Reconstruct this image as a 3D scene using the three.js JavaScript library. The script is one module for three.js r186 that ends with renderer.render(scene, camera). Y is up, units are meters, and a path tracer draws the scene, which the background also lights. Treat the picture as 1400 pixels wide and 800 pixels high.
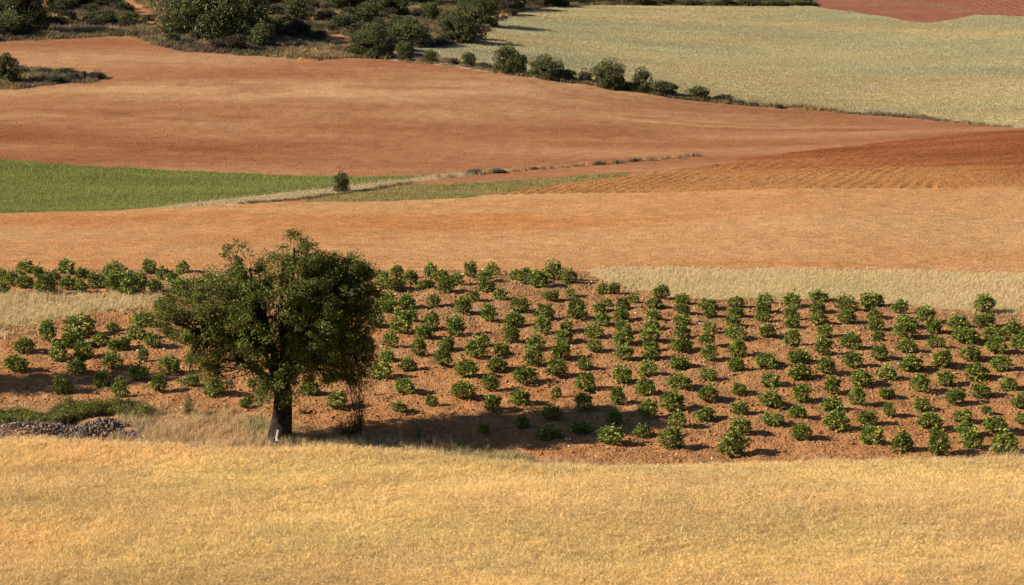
import * as THREE from 'three';
import { Sky } from 'three/addons/objects/Sky.js';
import { mergeGeometries } from 'three/addons/utils/BufferGeometryUtils.js';

// ---------- camera, sky, sun, exposure ----------
const scene = new THREE.Scene();
const camera = new THREE.PerspectiveCamera(11.42, 1024 / 585, 1, 3000);
camera.position.set(0, 30, 0);
camera.rotation.set(THREE.MathUtils.degToRad(-8), 0, 0);

const SUN_UP = THREE.MathUtils.degToRad(29), SUN_TURN = THREE.MathUtils.degToRad(9);
const sunDir = new THREE.Vector3(-Math.cos(SUN_UP) * Math.cos(SUN_TURN), Math.sin(SUN_UP), Math.cos(SUN_UP) * Math.sin(SUN_TURN));
const sky = new Sky();
sky.name = 'sky';
sky.userData = { kind: 'structure', label: 'clear blue daytime sky above the valley', category: 'sky' };
sky.scale.setScalar(10000);
sky.material.uniforms.sunPosition.value.copy(sunDir);
sky.material.uniforms.turbidity.value = 3;
sky.material.uniforms.rayleigh.value = 1.2;
sky.material.uniforms.mieCoefficient.value = 0.004;
scene.add(sky);
scene.environmentIntensity = 0.1;
const sun = new THREE.DirectionalLight(new THREE.Color().setRGB(1, 0.89, 0.74), 5);
sun.name = 'sun';
sun.position.copy(sunDir).multiplyScalar(300).add(new THREE.Vector3(0, 0, -220));
sun.target.position.set(0, 0, -220);
sun.castShadow = true;
sun.shadow.mapSize.set(4096, 4096);
Object.assign(sun.shadow.camera, { left: -220, right: 220, top: 150, bottom: -150, near: 1, far: 700 });
scene.add(sun, sun.target);
const renderer = new THREE.WebGLRenderer({ antialias: true });
renderer.setSize(1024, 585);
renderer.toneMapping = THREE.LinearToneMapping;
renderer.toneMappingExposure = 2.2;
renderer.shadowMap.enabled = true;


// relief of the valley: thin-plate spline through spot heights, rows of [x, z, weight], metres
const RELIEF = [[-33.24,-118.0,-0.244984],[-37.05,-132.0,0.691053],[-41.13,-147.0,-1.082826],[-44.59,-160.0,-0.045913],[-48.04,-173.0,0.359948],[-49.66,-179.0,0.424916],[-53.74,-194.0,0.046855],[-59.2,-214.0,-0.206843],[-66.22,-240.0,-0.02355],[-72.12,-262.0,-0.015819],[-76.95,-280.0,-0.065401],[-81.77,-298.0,0.238765],[-87.18,-318.0,0.002791],[-94.48,-345.0,0.125287],[-21.15,-118.0,-0.091524],[-23.58,-132.0,0.526493],[-26.18,-147.0,-0.650202],[-28.37,-160.0,0.293192],[-30.57,-173.0,0.235469],[-31.6,-179.0,0.123421],[-34.2,-194.0,-0.2392],[-37.67,-214.0,-0.226635],[-42.14,-240.0,0.224877],[-45.9,-262.0,-0.063806],[-48.97,-280.0,-0.163158],[-52.03,-298.0,0.343173],[-55.48,-318.0,-0.225285],[-60.12,-345.0,-0.265059],[-67.85,-390.0,-0.038218],[-10.58,-118.0,-0.13583],[-11.79,-132.0,0.282883],[-13.09,-147.0,-0.597478],[-14.19,-160.0,0.029631],[-15.29,-173.0,0.160694],[-15.8,-179.0,0.307353],[-17.1,-194.0,-0.265131],[-19.01,-216.0,0.242703],[-20.73,-236.0,-0.360943],[-22.95,-262.0,0.081892],[-25.51,-292.0,-0.13904],[-27.91,-320.0,0.026857],[-30.06,-345.0,0.176118],[-33.92,-390.0,0.407493],[0.0,-118.0,-0.338932],[0.0,-131.0,1.038445],[0.0,-144.5,-1.133228],[0.0,-159.5,0.389304],[0.0,-173.0,0.204636],[0.0,-178.0,0.297199],[0.0,-193.0,-0.518027],[0.0,-218.0,0.092555],[0.0,-234.0,-0.263034],[0.0,-264.0,0.246041],[0.0,-283.0,0.455966],[0.0,-310.0,0.21506],[0.0,-355.0,-0.135147],[0.0,-395.0,-0.345529],[10.58,-118.0,-0.367432],[11.7,-131.0,0.946069],[12.92,-145.0,-1.309954],[14.1,-159.0,1.151509],[14.95,-169.0,-0.958031],[15.29,-173.0,0.513927],[15.89,-180.0,-0.074667],[17.01,-193.0,0.151825],[18.82,-214.0,0.360621],[21.24,-242.0,-0.636753],[21.93,-250.0,0.223847],[24.35,-278.0,-0.475459],[27.79,-318.0,-0.419396],[32.42,-372.0,0.126076],[35.27,-405.0,-0.026706],[21.15,-118.0,-0.298977],[23.58,-132.0,0.961226],[26.01,-146.0,-1.256577],[28.2,-159.0,0.953498],[29.81,-168.5,-0.156266],[31.61,-179.0,-0.090885],[34.01,-193.0,-0.20954],[37.45,-213.0,0.01452],[40.38,-230.0,-0.016015],[43.49,-248.0,0.913966],[46.11,-263.0,-0.864101],[50.75,-290.0,0.270087],[57.28,-328.0,0.170436],[63.13,-362.0,-0.036631],[70.53,-405.0,0.030232],[33.24,-118.0,0.139733],[40.86,-146.0,-0.848331],[44.31,-159.0,0.171741],[46.71,-168.0,0.547225],[49.67,-179.0,-0.064086],[58.85,-213.0,-0.076441],[67.52,-245.0,0.08712],[72.95,-265.0,0.109341],[90.01,-328.0,0.023785],[100.03,-365.0,-0.007933],[-60.0,-75.0,0.202789],[-60.0,-35.0,-0.733992],[-60.0,0.0,0.592966],[-180.0,-520.0,0.050417],[-300.0,-900.0,0.006989],[0.0,-75.0,0.355266],[0.0,-35.0,-0.600059],[0.0,0.0,0.343136],[0.0,-520.0,-0.009647],[0.0,-900.0,-0.012113],[60.0,-75.0,0.205831],[60.0,-35.0,-0.734889],[60.0,0.0,0.592263],[180.0,-520.0,0.048162],[300.0,-900.0,0.004495],[-170.0,-100.0,-0.206684],[170.0,-100.0,-0.20659],[-170.0,-150.0,0.198145],[170.0,-150.0,0.205717],[-170.0,-200.0,-0.078267],[170.0,-200.0,-0.12342],[-170.0,-300.0,-0.048609],[170.0,-300.0,-0.013863],[-170.0,-400.0,-0.089693],[170.0,-400.0,-0.031283]];
const RELIEF_PLANE = [-89.209625,0.038024,1.09501];
// field outlines on the ground plane, [x, z] in metres
const FIELDS = {
  wheat: [[-41.16,-147.11],[-26.24,-147.39],[-22.44,-147.03],[-14.81,-145.54],[-11.1,-145.44],[-8.17,-145.87],[-5.17,-145.24],[1.45,-141.92],[4.68,-141.27],[12.7,-142.53],[20.05,-143.18],[25.65,-143.9],[40.46,-144.5],[400,-100],[400,-20],[-400,-20],[-400,-100]],
  verge: [[-43.07,-154.26],[-38.41,-154.41],[-27.41,-154.27],[-24.23,-153.94],[-21.55,-154.37],[-17.15,-153.48],[-14.32,-152.36],[-12.29,-151.23],[-6.81,-148.84],[-0.75,-146.49],[2.21,-144.7],[5.11,-143.38],[12.86,-144.34],[18.41,-144.65],[25.91,-145.46],[40.79,-145.74],[400,-100],[400,-20],[-400,-20],[-400,-100]],
  stripr: [[4.52,-179.24],[7.29,-180.62],[11.38,-180.54],[24.97,-180.01],[31.64,-179.21],[40.52,-178.46],[49.42,-178.09],[46.19,-166.06],[29.84,-168.66],[23.7,-170.54],[19.58,-172.26],[13.04,-172.09],[7.47,-174.02],[5.77,-176.01]],
  stripl: [[-47.87,-172.35],[-26.07,-172.07],[-22.64,-172.41],[-20.35,-173.4],[-20.73,-171.76],[-21.95,-170.39],[-27.03,-167.05],[-29.26,-165.27],[-44.59,-160.0],[-46.09,-165.66]],
  vineyard: [[-49.94,-180.06],[-44.39,-179.62],[-23.53,-179.46],[-15.27,-179.17],[-9.04,-179.17],[-2.72,-179.46],[3.61,-178.93],[7.29,-180.62],[11.38,-180.54],[24.97,-180.01],[31.64,-179.21],[40.52,-178.46],[49.42,-178.09],[400,-100],[400,-20],[-400,-20],[-400,-100]],
  path: [[-26.76,-215.0],[-22.05,-219.3],[-14.18,-225.72],[-5.88,-234.04],[0.0,-236.91],[0.0,-236.11],[-3.51,-233.01],[-5.81,-231.43],[-8.06,-229.35],[-11.3,-224.9],[-13.93,-221.75],[-16.52,-219.08],[-20.13,-216.42],[-23.78,-214.97]],
  tan: [[-57.99,-209.55],[-49.89,-210.98],[-37.59,-213.55],[-29.67,-214.53],[-26.54,-215.41],[-19.6,-216.57],[-15.34,-217.95],[-5.5,-219.01],[2.75,-219.13],[10.88,-216.56],[17.27,-214.8],[19.39,-214.42],[28.37,-213.64],[37.52,-213.37],[43.99,-213.57],[50.53,-214.02],[59.41,-215.04],[400,-100],[400,-20],[-400,-20],[-400,-100]],
  green2: [[-16.37,-217.11],[-10.75,-225.33],[-8.05,-228.88],[-6.28,-227.16],[1.15,-229.83],[5.82,-231.72],[9.33,-232.28],[9.26,-230.59],[5.72,-227.83],[2.82,-224.82],[0.0,-221.26],[-3.29,-218.05],[-9.82,-217.13],[-14.19,-217.16]],
  green: [[-67.56,-245.0],[-49.53,-240.86],[-42.03,-239.37],[-35.8,-237.77],[-20.65,-235.03],[-17.64,-234.18],[-11.71,-233.14],[-5.88,-234.04],[-14.18,-225.72],[-19.47,-221.38],[-26.81,-215.45],[-32.08,-212.61],[-37.19,-211.23],[-49.4,-208.88],[-57.46,-207.63],[-62.89,-227.64]],
  smallred: [[-8.06,-229.35],[-5.82,-231.88],[-3.52,-233.45],[0.0,-236.51],[6.01,-239.57],[10.91,-241.68],[15.29,-243.94],[19.0,-244.37],[18.5,-237.92],[13.53,-234.33],[5.71,-227.25],[0.0,-224.63],[-5.65,-224.99]],
  dark: [[-3.29,-218.05],[0.0,-221.26],[3.99,-226.73],[9.28,-231.16],[15.47,-237.14],[20.57,-241.16],[23.13,-242.67],[30.82,-245.94],[40.58,-249.2],[44.34,-252.86],[47.99,-258.9],[51.03,-261.26],[53.91,-262.54],[65.46,-266.91],[71.56,-269.81],[74.75,-271.62],[58.3,-210.97],[51.86,-210.64],[45.49,-210.56],[28.6,-210.83],[22.28,-211.14],[18.09,-211.75],[16.0,-212.29],[2.71,-216.0],[-0.27,-217.07]],
  island: [[-53.67,-282.76],[-49.4,-282.58],[-46.66,-283.06],[-43.67,-282.0],[-40.54,-279.75],[-38.36,-277.07],[-40.03,-275.19],[-44.92,-272.26],[-47.46,-271.17],[-51.39,-270.4]],
  beige: [[-13.03,-300.14],[-7.31,-292.74],[-1.43,-286.52],[0.0,-284.55],[4.6,-282.92],[12.7,-282.13],[16.86,-280.82],[20.71,-280.69],[24.52,-280.0],[27.9,-278.76],[31.19,-276.91],[37.16,-272.37],[39.87,-269.86],[42.46,-267.01],[44.86,-263.42],[45.91,-251.08],[61.41,-251.04],[69.3,-251.56],[96.18,-350.79],[86.34,-353.51],[76.48,-356.88],[63.13,-362.0],[57.69,-364.67],[54.54,-358.81],[50.62,-353.26],[47.89,-355.89],[43.6,-364.67],[38.53,-372.81],[27.76,-371.5],[23.13,-371.52],[18.49,-371.18],[13.83,-370.34],[9.6,-367.32],[5.44,-363.86],[1.78,-356.36],[-0.85,-342.75],[-3.73,-311.18],[-5.92,-304.46],[-8.99,-300.26]],
  upred: [[38.52,-371.79],[43.49,-363.73],[47.77,-355.0],[50.5,-352.37],[54.4,-357.87],[57.54,-363.7],[62.96,-361.01],[79.55,-354.68],[89.37,-351.52],[95.91,-349.78],[111.68,-408.08],[91.4,-408.22],[79.31,-408.73],[71.27,-409.32],[42.27,-399.73],[39.21,-380.42]],
  track1: [[-47.96,-350.39],[-45.47,-348.62],[-38.1,-319.89],[-35.95,-310.82],[-36.54,-306.56],[-38.09,-310.5],[-41.26,-324.75],[-44.84,-338.48]],
  track2: [[-57.3,-348.82],[-53.43,-348.47],[-51.92,-337.34],[-52.72,-333.85],[-54.47,-337.55]],
  track3: [[-19.97,-308.05],[-18.44,-310.68],[-16.61,-308.41],[-16.2,-300.54],[-17.03,-296.76],[-18.64,-301.22]],
  track4: [[-13.53,-301.27],[-11.48,-296.85],[-7.27,-290.99],[-2.87,-286.97],[0.0,-283.52],[0.0,-282.07],[-8.64,-288.34],[-13.06,-290.69]],
  track5: [[-3.34,-335.36],[-2.09,-350.0],[-0.71,-354.4],[-0.86,-345.85],[-1.99,-332.63]],
  farred: [[-80.95,-294.96],[-71.62,-295.51],[-59.26,-296.93],[-52.04,-298.01],[-47.69,-299.69],[-39.81,-304.06],[-36.67,-298.18],[-32.97,-293.59],[-28.25,-291.7],[-25.47,-291.49],[-21.66,-289.26],[-19.48,-288.91],[-16.0,-291.33],[-10.12,-289.63],[0.0,-282.54],[4.56,-281.0],[12.59,-279.65],[16.49,-278.15],[20.46,-278.61],[24.39,-278.5],[27.76,-277.36],[31.05,-275.64],[37.03,-271.35],[39.73,-268.94],[42.32,-266.15],[44.69,-262.39],[45.81,-247.11],[42.35,-243.77],[39.16,-241.6],[36.06,-239.77],[27.85,-235.5],[25.14,-233.76],[22.43,-231.71],[17.09,-226.97],[0.0,-216.98],[-4.43,-216.53],[-8.84,-215.78],[-28.13,-211.13],[-32.28,-209.97],[-38.32,-207.68],[-49.66,-201.77],[-55.19,-199.29],[-76.27,-277.49]],
};
// grapevines: [x, z, width, height, kind]
const VINES = [[-30.32,-172.64,0.81,0.84,"b"],[-30.94,-175.88,0.7,0.79,"b"],[-30.15,-174.78,0.76,0.91,"b"],[-29.83,-177.88,0.97,0.93,"b"],[-29.29,-174.0,0.95,0.85,"b"],[-28.91,-176.79,0.64,0.73,"b"],[-27.82,-172.67,1.19,1.23,"b"],[-27.63,-174.68,0.82,0.98,"b"],[-27.38,-177.93,1.03,1.0,"b"],[-26.67,-173.79,0.95,0.84,"b"],[-26.24,-176.69,0.83,0.66,"b"],[-25.76,-172.93,0.69,0.84,"b"],[-25.25,-174.45,0.63,0.98,"b"],[-24.74,-174.45,0.7,0.78,"b"],[-24.43,-177.8,1.42,0.86,"b"],[-23.97,-173.43,0.88,0.97,"b"],[-23.49,-174.59,1.27,0.98,"b"],[-22.53,-172.47,1.38,1.29,"b"],[-22.52,-175.4,0.76,0.72,"b"],[-26.32,-163.95,0.94,1.2,"o"],[-24.68,-164.92,1.61,1.2,"o"],[-27.36,-162.1,1.08,0.89,"o"],[-27.45,-159.34,1.24,0.87,"o"],[-25.3,-160.81,1.0,1.1,"o"],[-24.89,-163.13,1.23,0.97,"o"],[-23.93,-161.22,1.07,1.1,"o"],[-23.99,-158.88,1.06,0.8,"o"],[-22.89,-165.79,0.77,0.57,"y"],[-23.22,-163.34,0.94,0.82,"o"],[-22.4,-162.33,0.79,0.67,"y"],[-21.85,-162.84,0.79,0.67,"y"],[-22.14,-159.56,1.03,0.95,"o"],[-22.34,-157.08,0.91,0.93,"o"],[-24.33,-156.13,0.97,1.0,"o"],[-21.16,-155.47,0.79,1.0,"y"],[-21.31,-164.29,0.95,0.9,"o"],[-21.23,-166.58,1.33,0.84,"o"],[-20.28,-162.94,0.87,0.89,"o"],[-20.53,-160.84,0.53,0.81,"y"],[-20.46,-157.94,1.05,0.79,"o"],[-19.11,-156.32,0.87,0.93,"o"],[-18.89,-158.99,1.2,1.02,"o"],[-22.32,-178.29,0.91,0.87,"b"],[-21.25,-176.1,0.7,0.86,"b"],[-21.32,-173.18,0.88,0.84,"b"],[-20.21,-178.26,0.84,0.87,"b"],[-20.53,-175.38,0.76,0.66,"b"],[-19.79,-172.45,1.13,1.03,"b"],[-19.1,-173.28,0.75,0.84,"b"],[-20.42,-168.69,0.8,0.88,"y"],[-17.39,-157.13,0.77,0.72,"y"],[-15.99,-155.6,1.04,1.0,"o"],[-14.24,-153.78,0.62,0.46,"y"],[-10.87,-155.53,1.04,0.92,"o"],[-9.32,-153.61,0.94,0.96,"o"],[-6.99,-176.73,0.71,0.73,"y"],[-7.05,-173.39,1.2,0.84,"o"],[-7.76,-173.78,0.88,1.04,"o"],[-6.1,-174.97,0.89,0.85,"o"],[-5.18,-174.02,1.01,0.65,"o"],[-4.97,-176.88,0.77,0.93,"y"],[-3.96,-172.99,0.94,0.97,"o"],[-4.26,-175.39,0.95,0.72,"o"],[-3.36,-174.68,0.76,0.78,"y"],[-2.53,-176.72,0.77,0.99,"y"],[-1.23,-177.69,0.77,0.73,"y"],[-1.72,-175.82,0.89,0.66,"o"],[-1.47,-172.73,0.94,0.9,"o"],[-7.24,-170.46,0.87,0.77,"o"],[-7.92,-168.98,1.11,0.76,"o"],[-7.29,-168.56,0.67,0.69,"y"],[-7.86,-166.25,1.03,0.93,"o"],[-6.16,-169.58,0.92,0.95,"o"],[-5.83,-167.15,0.73,0.75,"y"],[-6.37,-165.11,1.14,1.36,"o"],[-4.61,-170.2,0.8,0.76,"o"],[-2.3,-171.07,0.87,0.77,"o"],[-2.82,-168.48,0.92,1.01,"o"],[-1.34,-167.16,0.85,1.0,"o"],[-4.58,-165.79,0.9,1.06,"o"],[-5.02,-164.17,1.02,0.8,"o"],[-3.17,-164.65,1.02,1.23,"o"],[-6.87,-162.83,0.77,0.85,"y"],[-5.17,-161.35,0.88,0.97,"o"],[-3.69,-162.12,0.77,0.85,"y"],[-3.84,-159.67,0.9,1.14,"o"],[-2.05,-160.8,1.11,1.15,"o"],[-6.96,-160.52,0.88,0.78,"o"],[-7.14,-158.0,1.09,1.13,"o"],[-5.74,-159.04,0.87,0.84,"o"],[-2.45,-157.81,1.21,1.01,"o"],[-5.74,-155.72,1.05,0.88,"o"],[-2.65,-154.78,1.3,0.93,"o"],[-4.29,-153.77,0.73,0.64,"y"],[-6.0,-152.81,0.84,0.57,"o"],[-0.7,-171.31,0.81,0.77,"o"],[0.24,-176.31,0.7,0.66,"y"],[0.77,-175.31,0.95,0.98,"o"],[1.56,-174.38,1.27,0.98,"o"],[2.57,-176.29,1.15,1.12,"o"],[3.45,-175.47,0.96,0.92,"o"],[2.25,-171.28,0.93,0.64,"o"],[3.51,-172.31,0.56,0.52,"y"],[5.41,-172.93,0.63,0.65,"y"],[6.11,-173.24,0.69,0.65,"y"],[0.44,-168.9,1.04,0.95,"o"],[0.13,-166.27,1.09,0.87,"o"],[-0.02,-163.49,0.89,1.04,"o"],[1.84,-167.67,1.16,0.82,"o"],[1.75,-164.93,1.02,1.11,"o"],[3.72,-167.4,1.16,1.32,"o"],[3.13,-165.12,0.66,0.68,"y"],[2.95,-163.27,1.01,0.67,"o"],[5.58,-170.41,0.74,0.51,"y"],[5.11,-169.04,0.8,0.57,"y"],[5.18,-166.32,0.91,0.75,"o"],[4.61,-164.09,0.96,0.8,"o"],[-1.56,-162.72,0.65,0.67,"y"],[-0.52,-161.32,0.82,0.73,"o"],[1.37,-162.13,1.0,0.91,"o"],[1.17,-159.63,1.05,0.96,"o"],[2.7,-160.58,1.05,1.02,"o"],[4.63,-161.48,0.76,0.79,"y"],[-0.83,-158.82,1.01,0.89,"o"],[0.7,-156.93,1.26,1.0,"o"],[2.43,-157.88,1.15,0.89,"o"],[3.97,-158.86,0.81,0.72,"o"],[4.02,-155.93,1.08,1.05,"o"],[-1.15,-155.79,0.85,0.94,"o"],[0.49,-153.8,1.01,0.87,"o"],[2.41,-154.86,0.56,0.64,"y"],[3.84,-152.96,0.92,0.98,"o"],[-1.02,-152.93,0.95,0.86,"o"],[2.12,-151.94,0.94,0.69,"o"],[0.51,-150.83,0.77,0.68,"y"],[-1.41,-149.75,0.55,0.56,"y"],[1.91,-148.91,1.25,0.78,"f"],[3.57,-149.83,1.1,0.62,"f"],[5.33,-151.03,0.83,0.8,"o"],[5.1,-148.01,1.19,0.95,"f"],[8.91,-172.34,0.94,0.84,"o"],[7.17,-171.25,0.68,0.45,"y"],[6.5,-169.7,0.86,0.76,"o"],[6.35,-167.3,0.91,0.75,"o"],[6.32,-164.88,0.9,0.74,"o"],[6.27,-162.63,1.12,0.91,"o"],[6.21,-160.21,1.05,0.78,"o"],[8.36,-169.93,0.93,0.7,"o"],[8.85,-169.84,0.37,0.32,"y"],[8.14,-167.37,0.85,0.69,"o"],[8.03,-165.6,0.9,0.68,"o"],[7.81,-163.45,1.13,0.67,"o"],[7.82,-161.71,0.88,0.61,"o"],[7.76,-160.33,0.88,0.66,"o"],[10.05,-170.97,0.87,0.64,"o"],[9.93,-168.78,0.86,0.57,"o"],[9.8,-166.59,0.91,0.69,"o"],[9.62,-163.93,0.89,0.86,"o"],[9.46,-161.49,1.18,0.79,"o"],[11.45,-170.02,1.11,0.57,"o"],[11.5,-167.99,0.79,0.63,"y"],[11.31,-165.06,0.78,0.62,"y"],[10.95,-162.37,0.89,0.79,"o"],[10.94,-159.85,0.87,0.9,"o"],[13.2,-170.36,0.99,0.64,"o"],[13.05,-168.31,0.98,0.63,"o"],[12.75,-166.28,0.91,0.62,"o"],[12.58,-163.53,1.13,0.8,"o"],[12.56,-160.48,0.99,0.9,"o"],[6.02,-156.79,0.97,1.0,"o"],[7.5,-157.89,0.98,0.77,"o"],[9.22,-158.85,1.1,0.77,"o"],[12.27,-158.21,0.86,0.77,"o"],[10.66,-156.98,0.86,0.77,"o"],[9.03,-155.85,1.14,0.82,"o"],[7.2,-154.88,0.99,0.93,"o"],[5.69,-153.89,0.79,0.98,"y"],[10.48,-154.11,1.12,0.87,"o"],[12.23,-154.92,0.85,0.7,"o"],[7.21,-151.93,1.0,0.97,"o"],[8.59,-152.85,1.17,1.03,"o"],[8.67,-150.33,0.88,0.85,"f"],[10.14,-151.35,1.05,0.74,"o"],[12.08,-152.2,0.89,0.74,"o"],[6.81,-149.14,0.9,0.62,"f"],[8.2,-147.23,1.24,1.11,"f"],[11.95,-149.36,1.04,0.84,"f"],[11.33,-146.53,1.45,1.21,"f"],[14.92,-171.13,0.93,0.7,"o"],[14.71,-169.31,0.92,0.7,"o"],[14.51,-167.36,0.85,0.63,"o"],[14.51,-164.06,0.9,0.8,"o"],[16.46,-170.36,0.99,0.89,"o"],[16.25,-167.72,0.91,0.75,"o"],[16.08,-165.92,0.9,0.68,"o"],[15.75,-162.35,0.95,1.03,"o"],[18.18,-171.66,1.12,0.71,"o"],[17.89,-169.19,0.92,0.76,"o"],[17.67,-166.69,0.97,0.75,"o"],[17.72,-163.99,0.89,0.74,"o"],[17.32,-160.68,0.94,1.02,"o"],[19.54,-169.63,1.17,0.83,"o"],[19.34,-166.77,1.15,0.81,"o"],[21.27,-170.45,1.3,0.89,"o"],[21.02,-167.87,0.79,0.63,"y"],[20.82,-165.44,0.9,0.81,"o"],[20.68,-163.08,0.71,0.67,"y"],[20.38,-159.86,0.87,0.96,"o"],[18.92,-161.63,1.06,0.97,"o"],[18.72,-158.83,1.04,0.89,"o"],[14.03,-158.73,1.16,0.83,"o"],[15.83,-159.5,1.28,0.84,"o"],[13.92,-155.97,1.0,0.84,"o"],[15.69,-157.03,1.27,0.85,"o"],[17.22,-157.76,0.94,0.85,"o"],[18.9,-156.1,1.11,0.92,"o"],[15.43,-153.98,0.95,0.98,"o"],[17.19,-155.02,0.88,0.91,"o"],[20.5,-157.01,0.97,0.85,"o"],[18.42,-153.53,0.88,0.9,"o"],[20.11,-154.48,0.81,0.61,"o"],[13.75,-153.16,1.2,0.9,"o"],[17.02,-152.68,1.09,0.82,"o"],[15.02,-151.56,0.94,0.67,"o"],[13.64,-150.53,1.08,0.74,"o"],[16.9,-149.91,1.14,1.1,"f"],[18.6,-150.69,1.0,0.81,"o"],[19.91,-151.93,0.65,0.74,"y"],[14.92,-148.54,1.06,0.95,"f"],[18.48,-147.86,1.23,1.02,"f"],[22.66,-168.89,0.92,0.82,"o"],[23.94,-167.03,1.03,0.94,"o"],[22.58,-165.95,1.21,0.75,"o"],[22.3,-163.76,1.31,0.86,"o"],[24.01,-164.55,0.9,0.86,"o"],[25.56,-165.69,1.14,0.81,"o"],[27.59,-169.21,1.17,1.01,"o"],[27.09,-166.22,1.21,0.81,"o"],[28.52,-164.49,1.08,0.86,"o"],[27.22,-163.47,1.13,0.8,"o"],[25.52,-162.8,1.48,0.85,"o"],[23.75,-161.8,0.94,0.79,"o"],[22.08,-161.18,1.0,0.79,"o"],[28.37,-161.81,0.88,0.85,"o"],[27.0,-160.8,1.17,0.9,"o"],[25.4,-159.88,1.11,0.9,"o"],[23.71,-158.83,1.16,0.95,"o"],[21.93,-158.29,1.27,0.89,"o"],[26.85,-158.19,1.15,0.83,"o"],[25.27,-157.0,1.31,1.0,"o"],[23.45,-156.24,0.97,0.8,"o"],[21.95,-155.29,0.96,0.91,"o"],[25.11,-154.51,0.96,0.91,"o"],[26.82,-155.52,0.89,0.76,"o"],[23.6,-153.67,1.02,0.9,"o"],[27.01,-153.09,0.8,0.75,"o"],[21.73,-152.83,0.84,0.75,"o"],[25.06,-152.27,0.54,0.45,"y"],[23.67,-151.24,0.94,0.67,"o"],[21.8,-150.16,1.18,0.88,"f"],[25.18,-149.82,1.18,0.88,"f"],[26.66,-150.76,0.65,0.59,"y"],[19.9,-146.58,1.15,1.15,"f"],[21.7,-146.16,1.15,1.36,"f"],[23.53,-149.31,0.92,0.66,"f"],[23.56,-147.15,1.12,1.08,"f"],[25.12,-146.43,1.33,1.29,"f"]];
// evergreen oaks and shrubs: [x, z, width, height]
const OAKS = [[-33.54,-307.08,5.82,4.59],[-29.31,-302.82,6.95,6.34],[-32.13,-314.41,6.27,5.17],[-51.75,-301.63,3.01,2.26],[-50.66,-305.97,4.12,4.88],[-54.05,-312.45,3.43,3.89],[-48.94,-333.59,2.66,1.99],[-52.32,-340.02,1.52,1.52],[-25.03,-296.71,2.22,2.37],[-23.65,-320.54,2.4,2.4],[-25.06,-310.17,2.17,1.55],[-23.31,-308.53,1.54,1.08],[-19.09,-336.16,4.02,2.85],[-13.42,-332.55,2.98,2.32],[-14.25,-292.7,3.8,2.78],[-10.73,-302.9,3.63,2.57],[-10.65,-290.07,1.45,1.74],[-8.1,-289.59,1.3,1.08],[-4.3,-286.94,1.29,1.29],[-5.6,-307.57,3.38,2.92],[-3.69,-329.05,3.77,3.28],[-6.59,-322.54,2.73,2.09],[-9.21,-330.07,2.14,1.97],[-0.36,-356.73,3.91,2.67],[-2.81,-352.51,2.63,2.63],[-5.3,-354.38,3.53,2.65],[-47.66,-275.55,2.07,2.48],[-0.57,-283.74,2.41,2.98],[0.64,-283.36,1.98,2.27],[3.18,-282.46,3.25,2.12],[9.27,-281.0,3.37,2.81],[12.49,-280.53,1.96,2.53],[-18.09,-315.42,2.36,1.57],[-23.31,-346.69,3.45,1.73],[-26.21,-339.48,2.54,2.03],[-11.65,-354.5,3.88,1.94],[3.62,-363.69,3.26,1.63],[-15.89,-327.0,2.44,1.63],[-12.3,-318.38,1.9,1.27],[-14.09,-314.01,1.88,1.25]];
const SHRUBS = [[-44.25,-317.06,3.16,1.42],[-41.21,-315.56,2.83,1.57],[-49.41,-312.62,1.4,1.09],[-50.92,-315.25,1.1,1.1],[-39.53,-319.78,1.59,0.8],[-41.43,-276.32,1.24,0.83],[-40.5,-277.07,0.55,0.9],[-39.45,-277.45,1.53,0.76],[-42.92,-275.2,1.65,0.69],[-44.72,-279.7,1.54,0.63],[-42.74,-280.49,1.82,0.56],[-46.87,-280.04,1.4,0.7],[-34.75,-299.59,1.79,0.9],[-33.05,-297.68,1.93,0.82],[-29.55,-296.09,1.48,1.03],[-28.0,-296.84,1.63,0.89],[-26.53,-298.68,0.89,1.19],[-21.59,-298.31,0.89,0.74],[-18.05,-298.92,1.19,0.75],[-32.51,-301.67,1.35,1.5],[-29.54,-308.49,1.69,1.69],[-20.12,-322.86,1.93,1.29],[-17.67,-322.34,1.77,1.12],[-15.97,-312.37,2.34,1.25],[-19.28,-311.87,1.56,0.93],[-14.78,-320.43,1.76,0.96],[-10.6,-334.85,1.5,1.0],[-7.57,-303.6,1.82,0.76],[-21.27,-334.82,1.33,1.0],[-21.5,-305.63,0.91,0.61],[5.29,-282.43,1.84,1.2],[7.05,-282.25,1.41,1.27],[14.57,-280.15,2.8,1.54],[17.86,-280.07,2.38,1.33],[20.33,-280.22,1.82,0.84],[23.02,-278.84,0.98,0.49],[25.38,-277.87,0.83,0.42],[-2.86,-285.87,1.0,0.64],[-5.76,-288.08,1.15,0.72],[21.79,-279.15,0.98,0.56],[11.24,-281.03,1.41,0.98],[8.29,-369.84,3.68,0.92],[12.07,-372.91,3.16,0.93],[15.61,-373.2,3.72,0.93],[19.1,-374.26,3.35,0.84],[22.81,-373.96,3.72,0.84],[26.5,-373.45,3.35,0.84],[29.98,-373.85,3.72,0.84],[33.46,-373.18,3.35,0.84],[36.75,-373.61,2.98,0.74],[5.45,-364.91,2.73,0.91],[-1.18,-234.98,1.42,0.35],[-2.95,-234.69,1.53,0.35],[7.2,-239.03,0.72,0.3],[8.72,-239.72,0.6,0.3],[10.25,-240.44,0.72,0.3],[1.78,-236.73,0.83,0.24]];
const LONE = [-13.09,-223.64,1.29,1.57];
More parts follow.
